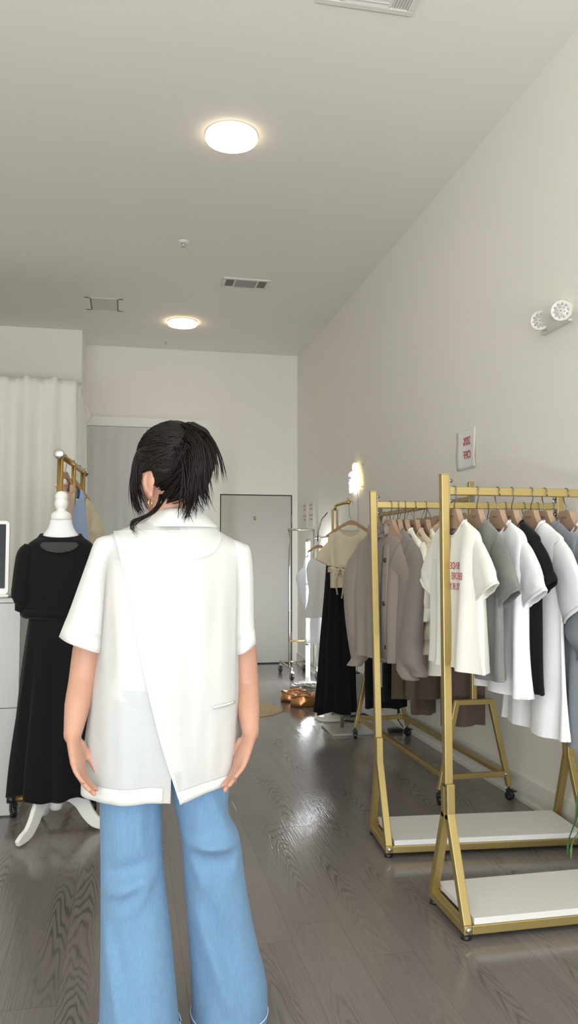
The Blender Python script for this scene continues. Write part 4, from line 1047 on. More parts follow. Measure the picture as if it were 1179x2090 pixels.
for i in range(14):
    a = i*2.4; r = .10+.035*math.sin(i*3.1)
    if math.cos(a) < -.35: continue
    dx, dy = r*math.cos(a)*.8, r*math.sin(a)
    leaf([base, base+Vector((dx*.4, dy*.4, .14)), base+Vector((dx*.85, dy*.9, .15)), base+Vector((dx*1.15, dy*1.5, .04))], .009, M['leaf'] if i % 3 else M['leaf_pale'])
# ------------------------------------------------------------------ the woman
YP = 2.20
person = thing('person', (.11, YP, 0), 'woman standing with her back turned in a white blazer and light blue jeans', 'person')
def capsule(b, p, q, r0, r1, n=16):
    p, q = Vector(p), Vector(q); d = q-p; L = d.length; pts, rs = [], []
    for i in range(5):
        a = -PI/2+PI/2*i/4; pts.append(p+d/L*r0*math.sin(a)); rs.append(max(.0005, r0*math.cos(a)))
    for i in range(1, 4): pts.append(p+d*i/4); rs.append(lerp(r0, r1, i/4))
    for i in range(5):
        a = PI/2*i/4; pts.append(q+d/L*r1*math.sin(a)); rs.append(max(.0005, r1*math.cos(a)))
    b.tube(pts, rs, n)
def chain(b, pts):
    for (p, r), (q, s) in zip(pts, pts[1:]): capsule(b, p, q, r, s)
bd_ = MB()
# torso, hips, neck
HC = Vector((.110, 2.215, 1.518)); HY = math.radians(40)
HR = Matrix.Rotation(HY, 4, 'Z') @ Matrix.Rotation(math.radians(-7), 4, 'X')
def hp(x, y, z): return HC + (HR @ Vector((x, y, z)))
R3_ = HR.to_3x3()
for z, rx, ry, rz in ((1.24, .145, .095, .13), (1.12, .125, .092, .14), (1.00, .122, .09, .13), (.90, .150, .105, .12), (.82, .155, .110, .11)):
    bd_.ell((.105, 2.20, z), (rx, ry, rz), 24)
chain(bd_, [(Vector((-.035, 2.20, 1.275)), .040), (Vector((.105, 2.20, 1.315)), .055), (Vector((.255, 2.20, 1.27)), .040)])
chain(bd_, [(Vector((.108, 2.195, 1.30)), .058), (Vector((.109, 2.195, 1.38)), .050), (hp(0, -.012, -.055), .052)])
# head
for c, r in (((0, -.008, .012), (.074, .092, .090)), ((0, .018, -.03), (.066, .070, .075)), ((0, .030, -.068), (.052, .056, .050)), ((0, .070, -.108), (.022, .018, .017)),
             ((.032, .062, -.04), (.024, .022, .026)), ((-.032, .062, -.04), (.024, .022, .026)), ((0, .080, .012), (.045, .016, .014)),
             ((0, .088, -.080), (.020, .010, .0055)), ((0, .087, -.089), (.018, .011, .006)), ((.03, .078, -.004), (.014, .010, .010)), ((-.03, .078, -.004), (.014, .010, .010))):
    bd_.ell(hp(*c), r, 20, R3_)
capsule(bd_, hp(0, .086, .004), hp(0, .106, -.046), .007, .011)
for s in (-1, 1): bd_.ell(hp(s*.009, .095, -.050), (.009, .010, .007), 10, R3_)
for s in (-1, 1):
    q = (HR @ Matrix.Rotation(s*.35, 4, 'Z')).to_3x3()
    bd_.ell(hp(s*.077, -.006, -.040), (.009, .020, .030), 16, q); bd_.ell(hp(s*.076, -.002, -.070), (.008, .011, .012), 12, q)
    rim = [hp(s*(.083), -.006+.019*math.cos(a), -.036+.030*math.sin(a)) for a in [math.radians(x) for x in range(-60, 231, 20)]]
    bd_.tube(rim, .0042, 8)
# arms
LS, LE, LW = P(228, 1158, 2.20), P(170, 1388, 2.20), P(148, 1500, 2.12)
RS_, RE, RW = P(476, 1165, 2.20), P(502, 1400, 2.20), P(511, 1497, 2.11)
chain(bd_, [(LS, .038), (P(195, 1260, 2.2), .044), (P(178, 1330, 2.2), .040), (LE, .039), (P(158, 1440, 2.155), .034), (LW, .0235)])
chain(bd_, [(RS_, .038), (P(488, 1260, 2.2), .043), (P(496, 1330, 2.2), .038), (RE, .036), (P(507, 1450, 2.145), .031), (RW, .0225)])
def hand(b, W, d, nrm, sd, curl, k=1.0):
    d = Vector(d).normalized(); n = Vector(nrm); n = (n-d*n.dot(d)).normalized(); s = d.cross(n)
    if s.dot(Vector(sd)) < 0: s = -s
    rings = []
    for u, w, h in ((-.02, .021, .019), (.0, .023, .018), (.025, .031, .016), (.055, .038, .015), (.082, .039, .0125), (.092, .033, .008)):
        c = W+d*u+n*.004*(u/.08)
        rings.append([c+s*w*math.cos(a)+n*h*math.sin(a) for a in [2*PI*k/20 for k in range(20)]])
    b.loft(rings, True, True, True)
    b.ell(W+d*.030+s*.022+n*.008, (.015, .015, .020), 12)
    for i, (o, L, r) in enumerate(((.028, .070*k, .0088), (.0095, .078*k, .0090), (-.0095, .073*k, .0086), (-.027, .058*k, .0076))):
        p = W+d*(.080-.004*abs(i-1))+s*o; a = curl[i]*.5; pts = [(p, r)]
        dirv = d
        for j, (fr, ca) in enumerate(((.44, a), (.31, a*1.25), (.25, a*1.0))):
            rot = Matrix.Rotation(ca, 3, s)
            t1 = rot @ dirv
            if (t1-dirv).dot(n) < 0: t1 = Matrix.Rotation(-ca, 3, s) @ dirv
            dirv = (t1 + s*o*.10).normalized(); p = p+dirv*L*fr; pts.append((p, r*(.94-.1*j)))
        chain(b, pts)
    p0 = W+d*.022+s*.022+n*.006; p1 = p0+(d*.72+s*.58+n*.30).normalized()*.036; p2 = p1+(d*.93+s*.20+n*.22).normalized()*.030; p3 = p2+(d*.97+n*.22).normalized()*.023
    chain(b, [(p0, .0135), (p1, .0108), (p2, .0092), (p3, .0072)])
hand(bd_, LW, P(161, 1590, 2.07)-LW, (.93, -.37, 0), (.37, .93, 0), (.42, .38, .36, .36), 1.10)
hand(bd_, RW, P(487, 1575, 2.06)-RW, (-.93, -.37, 0), (-.37, .93, 0), (.26, .22, .24, .28), 1.08)
# legs and feet
LH, RH = Vector((.025, 2.20, .80)), Vector((.195, 2.20, .80))
LK, RK = P(268, 1790, 2.185), P(432, 1780, 2.215); LA, RA = Vector((.062, 2.13, .09)), Vector((.285, 2.23, .09))
chain(bd_, [(LH, .082), (LK, .044), (lerp(LK, LA, .35), .044), (LA, .034)]); chain(bd_, [(RH, .082), (RK, .044), (lerp(RK, RA, .35), .044), (RA, .034)])
for A in (LA, RA):
    chain(bd_, [(A+Vector((0, -.03, -.055)), .030), (A+Vector((0, .03, -.045)), .036), (A+Vector((0, .11, -.062)), .028)])
raw = bd_.build('raw', M['skin'])
md = raw.modifiers.new('r', 'REMESH'); md.mode = 'VOXEL'; md.voxel_size = .0042; md.use_smooth_shade = True
md = raw.modifiers.new('s', 'SMOOTH'); md.factor = .5; md.iterations = 5
bpy.context.view_layer.update()
me = bpy.data.meshes.new_from_object(raw.evaluated_get(bpy.context.evaluated_depsgraph_get()))
bpy.data.objects.remove(raw)
me.materials.clear()
for k in ('skin', 'lip', 'eye', 'brow'): me.materials.append(M[k])
off = Vector((.11, YP, 0))
for v in me.vertices: v.co -= off
inv = HR.inverted()
for p in me.polygons:
    c = p.center+off
    if c.z > 1.38 and (c-HC).length < .16:
        l = inv @ (c-HC)
        if l.y > .075 and abs(l.x) < .021 and -.092 < l.z < -.076: p.material_index = 1
        elif l.y > .066 and .019 < abs(l.x) < .041 and -.010 < l.z < .001: p.material_index = 2
        elif l.y > .066 and .015 < abs(l.x) < .045 and .014 < l.z < .021: p.material_index = 3
me.polygons.foreach_set('use_smooth', [True]*len(me.polygons))
body = bpy.data.objects.new('body', me); C.objects.link(body); body.parent = person
# nails on the visible fingertips are left as part of the hand surface
er = MB()
ec = hp(-.080, -.002, -.094)
er.tube([ec+Vector((.0075*math.cos(a)*.6, .0075*math.cos(a)*.75, .0085*math.sin(a))) for a in [2*PI*k/24 for k in range(25)]], .0019, 8, False)
er.build('earring', M['gold_ear'], person, label='small polished gold hoop earring')

# jeans
def leg_rows(rows, yc, hd):
    rings = []; N = 56
    y0, y1 = rows[0][0], rows[-1][0]; nr = 70
    for i in range(nr+1):
        py = lerp(y0, y1, i/nr); l, r = sinterp(rows, py); (hdv,) = interp(hd, py); Yc = interp(yc, py)[0]
        a, b = P(l, py, Yc), P(r, py, Yc); cx, hw, z = (a.x+b.x)/2, (b.x-a.x)/2, a.z
        rings.append((cx, Yc, z, hw, hdv, py, N))
    return rings
def ring_pts(cx, Yc, z, hw, hd, py, N, fn):
    out = []
    for k in range(N):
        a = 2*PI*k/N; x = hw*spow(math.cos(a), .92); y = hd*spow(math.sin(a), .92)
        f = fn(cx+x, py, a)
        out.append(Vector((cx+x, Yc+y+f*math.sin(a), z)))
    return out
def crease(px, py, x0, y0, x1, y1, w, amp):     # ridge along a picture-scale segment of the cloth
    dx, dy = x1-x0, y1-y0; L2 = dx*dx+dy*dy; u = max(0, min(1, ((px-x0)*dx+(py-y0)*dy)/L2))
    d = ((px-x0-u*dx)*dy-(py-y0-u*dy)*dx)/math.sqrt(L2); e = math.hypot(px-x0-u*dx, py-y0-u*dy)
    return amp*math.exp(-(e/w)**2)*(1 if True else 0)*math.sin(PI*(.15+.7*u))
XPX = lambda x, Y: CX+F*math.tan(math.atan2(x, Y)-YAW)
def lfn(x, py, a):
    q = XPX(x, 2.10); f = .005*nz(x*22, py*.006, 1)+.003*nz(x*50, py*.012, 5)
    if math.sin(a) < .2:
        f += 1.7*(crease(q, py, 205, 1812, 320, 1775, 13, .012)-crease(q, py, 212, 1770, 310, 1748, 18, .008)+crease(q, py, 272, 1850, 318, 1785, 9, .007)+crease(q, py, 215, 1850, 258, 2070, 12, .009)-crease(q, py, 240, 1870, 290, 2080, 16, .006)+crease(q, py, 292, 1610, 290, 1720, 10, .006))
    return f
def rfn(x, py, a):
    q = XPX(x, 2.14); f = .005*nz(x*22, py*.006, 11)+.003*nz(x*50, py*.012, 15)
    if math.sin(a) < .2:
        f += 1.7*(crease(q, py, 385, 1706, 488, 1712, 10, .016)-crease(q, py, 385, 1735, 470, 1745, 16, .008)+crease(q, py, 375, 1690, 420, 1790, 10, .008)+crease(q, py, 405, 1840, 470, 2020, 14, .009)-crease(q, py, 430, 1830, 500, 2000, 16, .007)+crease(q, py, 478, 1775, 490, 1730, 9, .006)+crease(q, py, 425, 1600, 475, 1690, 12, .008))
    return f
LROW = [(1540, 203, 336), (1612, 203.5, 329), (1700, 205, 329.5), (1760, 206, 331), (1850, 206, 340), (1900, 206, 346), (1990, 205, 354), (2090, 203, 363), (2118, 202, 365)]
RROW = [(1540, 340, 470), (1600, 349, 467), (1640, 356, 463), (1670, 363, 467), (1698, 368, 482), (1715, 371, 487), (1760, 374, 493), (1800, 377, 498), (1860, 381, 508), (1930, 386, 522), (2000, 390, 539), (2040, 392, 543), (2080, 393, 541)]
LY = [(1540, 2.20), (1700, 2.19), (1900, 2.17), (2118, 2.135)]; RY = [(1540, 2.20), (1700, 2.19), (1900, 2.22), (2080, 2.235)]
HD = [(1540, .105), (1640, .092), (1760, .080), (1900, .085), (2118, .115)]
lr = [ring_pts(*r, lfn) for r in leg_rows(LROW, LY, HD)]; rr = [ring_pts(*r, rfn) for r in leg_rows(RROW, RY, HD)]
j = MB(); j.loft(lr, True); j.loft(rr, True)
hip = [(.90, -.028, .240, .118), (.84, -.045, .258, .125), (.78, -.052, .264, .128), (.735, -.050, .268, .122)]
hrg = []
for i in range(14):
    z = lerp(.92, .715, i/13); l, r, d = sinterp([(-h[0],)+h[1:] for h in hip], -z)
    hrg.append([Vector(((l+r)/2+(r-l)/2*spow(math.cos(a), .9), 2.20+d*spow(math.sin(a), .9), z)) for a in [2*PI*k/56 for k in range(56)]])
j.loft(hrg, True, False, True)
jeans = j.build('jeans', M['denim'], person, solid=.003, label='light blue wide legged jeans')
for nm, rg in (('l', lr), ('r', rr)):
    cen = sum(rg[-1], Vector())/56
    h = [[v+(v-cen).normalized()*.003+Vector((0, 0, dz)) for v in rg[-1]] for dz in (.014, .004, -.008)]
    hem = MB().loft(h, True).build('jeans_hem', M['denim_dark'], jeans, solid=.002)
    th = MB().tube([v+(v-cen).normalized()*.005+Vector((0, 0, .016)) for v in rg[-1]]+[rg[-1][0]+Vector((0, 0, .016))], .0022, 6, False).build('stitch_line', M['thread'], jeans)
wbr = [[v*1.0+Vector(((v.x-.105)*.01, (v.y-2.2)*.02, dz)) for v in hrg[0]] for dz in (-.03, .008)]
MB().loft(wbr, True).build('waistband', M['denim'], jeans, solid=.003)
# back pocket
pk = []
for i in range(10):
    row = []
    for k in range(10):
        X = lerp(.0+.005, .095, k/9); z = lerp(.86, .755, i/9)-(.018*(1-abs(k/4.5-1)) if i == 9 else 0)
        l, r, d = sinterp([(-h[0],)+h[1:] for h in hip], -z); u = ((X-(l+r)/2)/((r-l)/2))
        row.append(Vector((X, 2.20-d*math.sqrt(max(.05, 1-u*u))-.004, z)))
    pk.append(row)
MB().loft(pk, False).build('back_pocket', M['denim'], jeans, solid=.002)
# camisole under the blazer
cr = [[Vector((.105+w_*math.cos(a), 2.20+d_*math.sin(a), z)) for a in [2*PI*k/40 for k in range(40)]] for z, w_, d_ in ((.90, .150, .117), (.98, .132, .10), (1.10, .138, .103), (1.20, .152, .108), (1.27, .156, .104))]
MB().loft(cr, True).build('camisole', M['camisole'], person, solid=.002)

# blazer
JROW = [(1058, 322, 412, .066), (1066, 296, 428, .074), (1075, 264, 438, .084), (1086, 236, 450, .092), (1100, 212, 475, .100), (1118, 204, 500, .110), (1150, 209, 492, .122), (1230, 208, 486, .135), (1330, 199, 484.5, .142), (1430, 184, 484, .148), (1500, 174, 483, .150), (1560, 168, 482, .152), (1614, 165, 481, .154)]
Z2PY = []
def jring(py, N=120, grow=0.0, lift=0.0):
    l, r, d = sinterp(JROW, py); a, b = P(l, py, YP), P(r, py, YP); cx, hw = (a.x+b.x)/2, (b.x-a.x)/2
    out = []
    for k in range(N):
        an = 2*PI*k/N; out.append(jpt(py, cx, hw, d, a.z, an, grow, lift))
    return out
def jfold(q, py):
    v = max(0, min(1, (py-1100)/500))
    f = .010*nz(q*.014, py*.0035, 3)+.005*nz(q*.04, py*.008, 8)
    f += .009*v*math.sin(q*.055+.6*math.sin(py*.006))*(1 if q < 480 else 0)
    f += crease(q, py, 216, 1170, 205, 1330, 12, .010)-crease(q, py, 470, 1200, 476, 1400, 14, .006)+crease(q, py, 415, 1190, 420, 1330, 16, .004)-crease(q, py, 392, 1300, 380, 1520, 18, .006)
    return f
def jpt(py, cx, hw, d, z, an, grow=0.0, lift=0.0):
    x = hw*spow(math.cos(an), .80); s = math.sin(an); y = d*spow(s, .85)
    X = cx+x; q = XPX(X, YP+y)
    if s < 0: y -= jfold(q, py)*min(1, -s*2)
    dipz = 0
    return Vector((X+grow*math.cos(an), YP+y+(grow+lift)*s, z+dipz))
jb = MB(); PYS = [1058, 1062, 1066, 1070, 1075, 1080, 1086, 1093, 1100, 1110]+[1118+(1614-1118)*i/50 for i in range(51)]
rg = []
NJ = 120
for py in PYS:
    ring = jring(py, NJ)
    rg.append(ring)
# the hem rises to the right of the slit
def hem_adj(v, py):
    t_ = max(0, (py-1540)/74)
    q = XPX(v.x, v.y)
    rise = max(0, (q-350)/130)*.034*t_ if v.y < YP else 0
    return Vector((v.x, v.y, v.z+rise))
rg = [[hem_adj(v, py) for v in r] for r, py in zip(rg, PYS)]
vs = [v for r in rg for v in r]; fs = []
for i in range(len(rg)-1):
    py = (PYS[i]+PYS[i+1])/2
    for k in range(NJ):
        an = 2*PI*(k+.5)/NJ
        v = rg[i][k]; q = XPX(v.x, v.y)
        if math.sin(an) < -.2 and py > 1556 and lerp(352, 345, (py-1556)/58) < q < 369: continue
        a = i*NJ+k; b = i*NJ+(k+1) % NJ; fs.append((a, b, b+NJ, a+NJ))
jb.add(vs, fs)
blazer = jb.build('blazer', M['jacket'], person, label='white oversized short sleeved blazer with a diagonal overlapping back panel')
# overlapping panel: left edge runs diagonally from the shoulder seam to the slit
EDGE = [(1084, 238), (1110, 244), (1180, 262), (1260, 279), (1350, 296), (1420, 312), (1500, 333), (1562, 353), (1616, 370)]
ov = []
for py in [1084+(1618-1084)*i/60 for i in range(61)]:
    (e,) = sinterp(EDGE, py); l, r, d = sinterp(JROW, min(py, 1614)); a, b = P(l, py, YP), P(r, py, YP); cx, hw = (a.x+b.x)/2, (b.x-a.x)/2
    def q_of(an):
        v = jpt(py, cx, hw, d, a.z, an); return XPX(v.x, v.y)
    lo, hi = -PI+.02, -.02
    for _ in range(30):
        mdl = (lo+hi)/2
        if q_of(mdl) < e: lo = mdl
        else: hi = mdl
    row = []
    for k in range(50):
        an = lerp(lo, .05, k/49); g = lerp(.007, .0012, k/49)+(.004 if k == 0 else 0)
        v = jpt(py, cx, hw, d, a.z, an, g, .002*(1-k/49)); row.append(hem_adj(v, py))
    ov.append(row)
MB().loft(ov, False).build('overlap_panel', M['jacket'], blazer)
MB().loft([[Vector(v)+Vector((0, -.0022, 0)) for v in row[:2]] for row in ov], False).build('panel_edge', M['jacket'], blazer)
# hem bands
MB().loft([[v+Vector((0, -.002 if v.y < YP else .002, 0)) for k, v in enumerate(r) if math.pi*1.0 < 2*PI*k/NJ and XPX(v.x, v.y) < 344] for r in rg[-4:]] if 0 else [row[:] for row in [[v+Vector((0, -.0035, 0)) for v in r] for r in ov[-4:]]], False).build('hem_band', M['jacket_solid'], blazer, solid=.001)
lb = []
for r in rg[-4:]:
    lb.append([r[k]+Vector((0, -.003, 0)) for k in range(NJ//2+2, NJ-2) if XPX(r[k].x, r[k].y) < 342][:32])
mn = min(len(x) for x in lb); lb = [x[:mn] for x in lb]
MB().loft(lb, False).build('hem_band', M['jacket_solid'], blazer, solid=.001)
# collar
cl = []
for dz, gx, yb in ((1052, 0, 0),):
    pass
def cring(py, l, r, d, yc): 
    a, b = P(l, py, yc), P(r, py, yc); return [Vector(((a.x+b.x)/2+(b.x-a.x)/2*math.cos(t_), yc+d*math.sin(t_), a.z)) for t_ in [2*PI*k/60 for k in range(60)]]
cl = [cring(1052, 334, 398, .052, 2.195), cring(1043, 329, 401, .060, 2.19), cring(1041, 326, 404, .066, 2.188), cring(1048, 317, 413, .076, 2.188), cring(1060, 304, 428, .090, 2.19), cring(1073, 290, 441, .103, 2.195), cring(1077, 288, 443, .105, 2.196)]
fb = MB(); n = 60
vs = [v for r in cl for v in r]; fs = []
for i in range(len(cl)-1):
    for k in range(n):
        if 8 < k < 22: continue              # open at the throat
        fs.append((i*n+k, i*n+(k+1) % n, (i+1)*n+(k+1) % n, (i+1)*n+k))
fb.add(vs, fs).build('collar', M['jacket_solid'], blazer, solid=.003)
# lapel wing on the right of the back and the breast welt
def on_back(q, py, lift):
    l, r, d = sinterp(JROW, py); a, b = P(l, py, YP), P(r, py, YP); cx, hw = (a.x+b.x)/2, (b.x-a.x)/2
    lo, hi = -PI+.02, -.02
    for _ in range(30):
        mdl = (lo+hi)/2; v = jpt(py, cx, hw, d, a.z, mdl)
        if XPX(v.x, v.y) < q: lo = mdl
        else: hi = mdl
    v = jpt(py, cx, hw, d, a.z, lo); return Vector((v.x, v.y-lift, v.z))
lp = []
for i in range(13):
    u = i/12; x0, y0 = lerp(360, 392, u), lerp(1066, 1142, u)
    x1, y1 = sinterp([(0, 428, 1066), (.2, 442, 1080), (.4, 450, 1096), (.6, 445, 1112), (.8, 432, 1130), (1, 394, 1143)], u)
    lp.append([on_back(lerp(x0, x1, k/10), lerp(y0, y1, k/10), .004+.009*(k/10)) for k in range(11)])
MB().loft(lp, False).build('lapel', M['jacket'], blazer)
wl = [[on_back(lerp(436, 480, k/8), lerp(1434, 1430, k/8)+dy, .0105) for k in range(9)] for dy in (-2.2, 2.2)]
MB().loft(wl, False).build('pocket_welt', M['jacket_solid'], blazer, solid=.002)
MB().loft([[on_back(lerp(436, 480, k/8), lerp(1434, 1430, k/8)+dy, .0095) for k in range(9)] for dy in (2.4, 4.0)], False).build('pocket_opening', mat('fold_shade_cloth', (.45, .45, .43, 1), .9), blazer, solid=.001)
pb_ = [[on_back(lerp(417, 478, k/8), lerp(1437, 1458, i/5), .0068) for k in range(9)] for i in range(6)]

# sleeves
def sleeve(rows, seed):
    tab = [(i/(len(rows)-1),)+r for i, r in enumerate(rows)]; rg2 = []
    for i in range(27):
        u = i/26; xl, yl, xr, yr, hd, yc = sinterp(tab, u); a, b = P(xl, yl, yc), P(xr, yr, yc); c = (a+b)/2; hv = (b-a)/2; ring = []
        for k in range(40):
            t_ = 2*PI*k/40; w_ = 1+.05*u*nz(t_*1.2+seed, u*3)+.035*u*math.sin(t_*5+seed+u*2)
            ring.append(c+hv*spow(math.cos(t_), .85)*(1 if abs(math.cos(t_)) > .9 else w_)+Vector((0, hd*spow(math.sin(t_), .85)*w_, 0)))
        rg2.append(ring)
    o = MB().loft(rg2, True).build('blazer_sleeve', M['jacket_solid'], blazer, solid=.002)
    cu = [[v.lerp(sum(r, Vector())/40, -.018) for v in r] for r in (rg2[-4], rg2[-2], rg2[-1])]
    MB().loft(cu, True).build('sleeve_cuff', M['jacket_solid'], o, solid=.001)
sleeve([(232, 1092, 250, 1112, .055, 2.2), (208, 1096, 240, 1130, .075, 2.2), (194, 1106, 226, 1152, .088, 2.2), (181, 1140, 219, 1180, .092, 2.2), (163, 1190, 215, 1225, .092, 2.195), (143, 1245, 211, 1278, .088, 2.19), (122, 1298, 207, 1330, .084, 2.185)], 3)
sleeve([(452, 1116, 472, 1101, .055, 2.2), (462, 1132, 494, 1110, .075, 2.2), (470, 1152, 506, 1119, .086, 2.2), (472, 1185, 511, 1160, .090, 2.2), (473, 1230, 513, 1215, .090, 2.2), (473, 1282, 514, 1266, .088, 2.195), (474, 1335, 518, 1308, .084, 2.19)], 9)

# hair
rnd = random.Random(5)
def skull(d, k=1.0):
    return Vector((d.x*.083, d.y*.101-.008, d.z*.104+.014))*k
cap = MB(); NU, NV = 72, 44; vs = []; fs = []
for i in range(NV+1):
    th = PI*i/NV
    for k in range(NU):
        a = 2*PI*k/NU; d = Vector((math.sin(th)*math.cos(a), math.sin(th)*math.sin(a), math.cos(th)))
        lift = 1.06+.05*max(0, d.z)+.05*max(0, -d.y)*max(0, d.z+.3)+.018*nz(d.x*3, d.y*3, d.z*2+3)+.006*math.sin(d.x*30+d.z*12)
        vs.append(hp(*skull(d, lift)))
def hairy(d):
    front = d.y
    if d.z > .62: return True
    if front > .55: return d.z > .55
    if front > .22: return d.z > .05+(front-.22)*1.4
    if front > -.18: return d.z > -.22            # above the ears
    return d.z > -.72
for i in range(NV):
    for k in range(NU):
        th = PI*(i+.5)/NV; a = 2*PI*(k+.5)/NU; d = Vector((math.sin(th)*math.cos(a), math.sin(th)*math.sin(a), math.cos(th)))
        if hairy(d): fs.append((i*NU+k, i*NU+(k+1) % NU, (i+1)*NU+(k+1) % NU, (i+1)*NU+k))
hair = cap.add(vs, fs).build('hair', M['hair'], person, solid=.008, label='dark brown hair twisted up at the back with loose ends')
st_ = MB(); bdir = Vector((.10, -.93, .22)).normalized()
for n in range(520):
    while True:
        d = Vector((rnd.gauss(0, 1), rnd.gauss(0, 1), rnd.gauss(0, 1))).normalized()
        if hairy(d) and d.dot(bdir) < .93: break
    tgt = (bdir+Vector((rnd.uniform(-.12, .12), 0, rnd.uniform(-.45, .35)))).normalized()
    pts = []
    ang = d.angle(tgt)
    for i in range(9):
        u = i/8; e = d.slerp(tgt, u) if ang < 3 else d
        e = (e+Vector((0, 0, -.10*math.sin(PI*u)*(1 if d.z < .3 else .2)))).normalized()
        pts.append(hp(*skull(e, 1.115+.012*rnd.random()+.05*max(0, e.z)+.05*max(0, -e.y)*max(0, e.z+.3)+.03*u*u)))
    r = rnd.uniform(.0012, .0026)
    st_.tube(pts, [r*.4]+[r]*7+[r*.7], 5)
st_.build('combed_strands', M['hair'], hair)
# twist: upright roll at the back of the head
tw = [(0, -.100, -.085, .020, .016), (.004, -.112, -.05, .030, .026), (.008, -.120, .0, .037, .032), (.010, -.122, .05, .038, .034), (.006, -.112, .092, .030, .028), (.0, -.098, .118, .014, .012)]
tab = [(i/5,)+q for i, q in enumerate(tw)]; rgs = []
for i in range(30):
    u = i/29; x, y, z, rx, ry = sinterp(tab, u); ring = []
    for k in range(36):
        a = 2*PI*k/36; g = 1+.10*math.sin(a*5+u*9)+.05*math.sin(a*11-u*14)
        ring.append(hp(x+rx*g*math.cos(a), y+ry*g*math.sin(a), z))
    rgs.append(ring)
MB().loft(rgs, True, True, True).build('twist', M['hair'], hair)
fl = MB()
def lock(pts, r, n, spread, seed):
    rr_ = random.Random(seed); tb = [(i/(len(pts)-1), p.x, p.y, p.z) for i, p in enumerate(pts)]
    for s in range(n):
        o = Vector((rr_.gauss(0, 1), rr_.gauss(0, 1), rr_.gauss(0, 1)))*spread; o2 = Vector((rr_.gauss(0, 1), rr_.gauss(0, 1), rr_.gauss(0, 1)))*spread*1.5
        ln = rr_.uniform(.8, 1.06); rad = r*rr_.uniform(.7, 1.3); pl = []
        for i in range(10):
            u = i/9; pl.append(Vector(sinterp(tb, min(1, u*ln)))+o.lerp(o2, u)*(.45+.7*u)+Vector((0, 0, -.004*max(0, u*ln-1))))
        fl.tube(pl, [rad*.8]+[rad]*5+[rad*.85, rad*.65, rad*.4, rad*.12], 5)
Q = lambda a, b, y=2.10: P(a, b, y)
# fan of loose ends springing from the top of the twist
lock([Q(382, 888, 2.13), Q(402, 876, 2.10), Q(428, 892, 2.06), Q(447, 925, 2.05), Q(459, 974, 2.05)], .0016, 16, .004, 1)
lock([Q(386, 895, 2.12), Q(412, 888, 2.08), Q(432, 908, 2.05), Q(442, 945, 2.04), Q(444, 985, 2.05)], .0016, 14, .004, 2)
lock([Q(384, 900, 2.11), Q(408, 896, 2.06), Q(424, 920, 2.04), Q(430, 950, 2.04), Q(428, 982, 2.05)], .0016, 14, .004, 3)
lock([Q(378, 890, 2.12), Q(400, 888, 2.07), Q(414, 920, 2.04), Q(418, 965, 2.04), Q(424, 1025, 2.06)], .0018, 34, .006, 4)
lock([Q(376, 895, 2.11), Q(398, 905, 2.06), Q(408, 950, 2.04), Q(408, 1000, 2.05), Q(420, 1040, 2.06)], .0018, 36, .007, 5)
lock([Q(372, 905, 2.11), Q(390, 920, 2.06), Q(398, 970, 2.04), Q(392, 1020, 2.06), Q(380, 1058, 2.09)], .0018, 40, .007, 6)
lock([Q(360, 915, 2.11), Q(376, 940, 2.07), Q(384, 985, 2.06), Q(384, 1025, 2.07), Q(392, 1050, 2.09)], .0018, 40, .008, 7)
lock([Q(372, 880, 2.15), Q(386, 870, 2.12), Q(400, 880, 2.08), Q(408, 900, 2.06)], .0016, 30, .005, 8)
lock([Q(364, 876, 2.16), Q(372, 868, 2.14), Q(384, 872, 2.10), Q(394, 888, 2.08)], .0014, 14, .004, 9)
lock([Q(350, 874, 2.2), Q(340, 868, 2.19), Q(330, 872, 2.2)], .0010, 10, .004, 10)
lock([Q(392, 880, 2.12), Q(384, 868, 2.12), Q(372, 864, 2.12)], .0008, 4, .002, 11)
# nape hair swept up
lock([Q(330, 1015, 2.16), Q(350, 1000, 2.11), Q(372, 970, 2.08), Q(386, 930, 2.08)], .0018, 50, .009, 12)
lock([Q(320, 990, 2.14), Q(345, 975, 2.10), Q(370, 945, 2.08), Q(384, 915, 2.08)], .0018, 50, .010, 13)
lock([Q(345, 1022, 2.15), Q(365, 1012, 2.10), Q(382, 985, 2.07), Q(392, 945, 2.07)], .0018, 36, .008, 14)
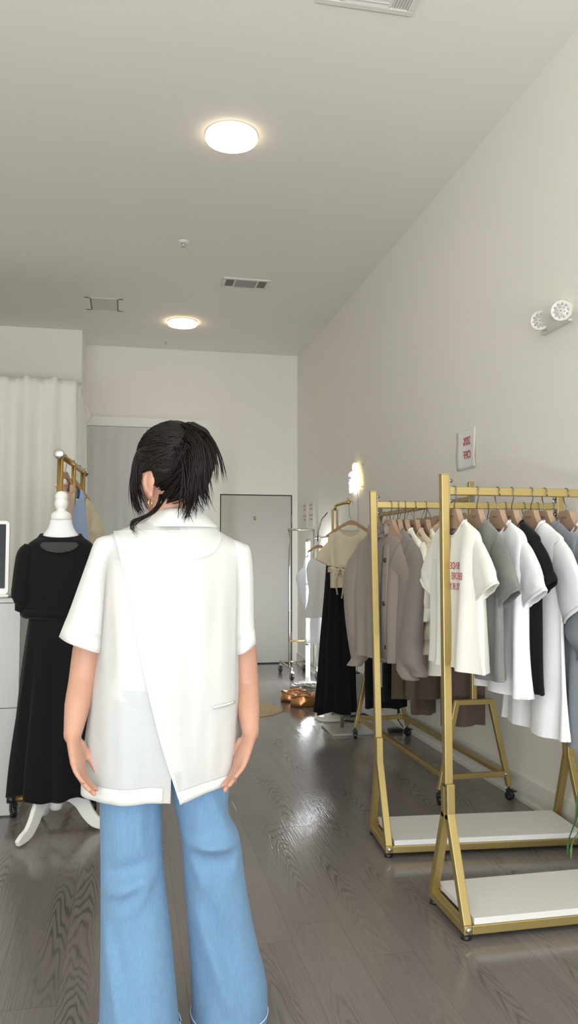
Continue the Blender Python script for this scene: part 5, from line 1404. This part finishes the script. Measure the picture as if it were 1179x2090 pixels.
# face framing strands on the left and the curl on the shoulder
lock([Q(292, 905, 2.22), Q(276, 940, 2.23), Q(271, 985, 2.23), Q(278, 1025, 2.22), Q(292, 1052, 2.18)], .0013, 34, .0045, 15)
lock([Q(284, 915, 2.24), Q(272, 950, 2.26), Q(268, 995, 2.26), Q(274, 1030, 2.24), Q(286, 1050, 2.20)], .0013, 26, .004, 16)
lock([Q(296, 895, 2.21), Q(284, 935, 2.22), Q(280, 975, 2.22), Q(284, 1010, 2.21), Q(296, 1040, 2.18)], .0014, 40, .006, 25)
lock([Q(328, 1010, 2.13), Q(322, 1032, 2.11), Q(300, 1052, 2.09), Q(272, 1064, 2.08), Q(268, 1076, 2.075), Q(284, 1090, 2.07)], .0011, 22, .0028, 17)
lock([Q(335, 1020, 2.12), Q(318, 1044, 2.10), Q(292, 1058, 2.085), Q(274, 1070, 2.08), Q(276, 1084, 2.075)], .0010, 14, .0028, 18)
lock([Q(378, 1015, 2.08), Q(384, 1040, 2.07), Q(380, 1064, 2.075)], .0010, 12, .003, 19)
fl.build('loose_locks', M['hair'], hair)

# ------------------------------------------------------------------ lights, sky, camera
def area(name, loc, rot, sx, sy, energy, col):
    l = bpy.data.lights.new(name, 'AREA'); l.shape = 'RECTANGLE'; l.size = sx; l.size_y = sy; l.energy = energy; l.color = col
    o = bpy.data.objects.new(name, l); C.objects.link(o); o.location = loc; o.rotation_euler = rot; return o
area('window_daylight', (-.5, FY+.02, 2.12), (math.radians(90), 0, 0), 4.7, 2.1, LIGHT_WIN, (.90, .95, 1.0))
area('pavement_bounce', (-.5, FY+.35, .5), (math.radians(158), 0, 0), 4.6, .9, LIGHT_UP, (.97, .97, .95))
wd = bpy.data.worlds.new('sky'); bpy.context.scene.world = wd; wd.use_nodes = True
bgn = wd.node_tree.nodes['Background']; bgn.inputs[0].default_value = (.75, .86, 1, 1); bgn.inputs[1].default_value = 1.2
cam = bpy.data.cameras.new('camera'); co = bpy.data.objects.new('camera', cam); C.objects.link(co)
cam.sensor_fit = 'VERTICAL'; cam.sensor_height = 36.0; cam.lens = F/2090*36.0; cam.clip_start = .05
mt = Matrix((RT, UP, -FW)).transposed().to_4x4(); mt.translation = Vector((0, 0, CAMZ)); co.matrix_world = mt
sc = bpy.context.scene; sc.camera = co
sc.view_settings.view_transform = 'Standard'; sc.view_settings.look = 'None'; sc.view_settings.gamma = 1; sc.view_settings.use_curve_mapping = False
sc.view_settings.exposure = EXPO
sc.cycles.max_bounces = 10; sc.cycles.diffuse_bounces = 6; sc.cycles.transparent_max_bounces = 16
sc.cycles.use_denoising = True
sc.cycles.sample_clamp_indirect = 8
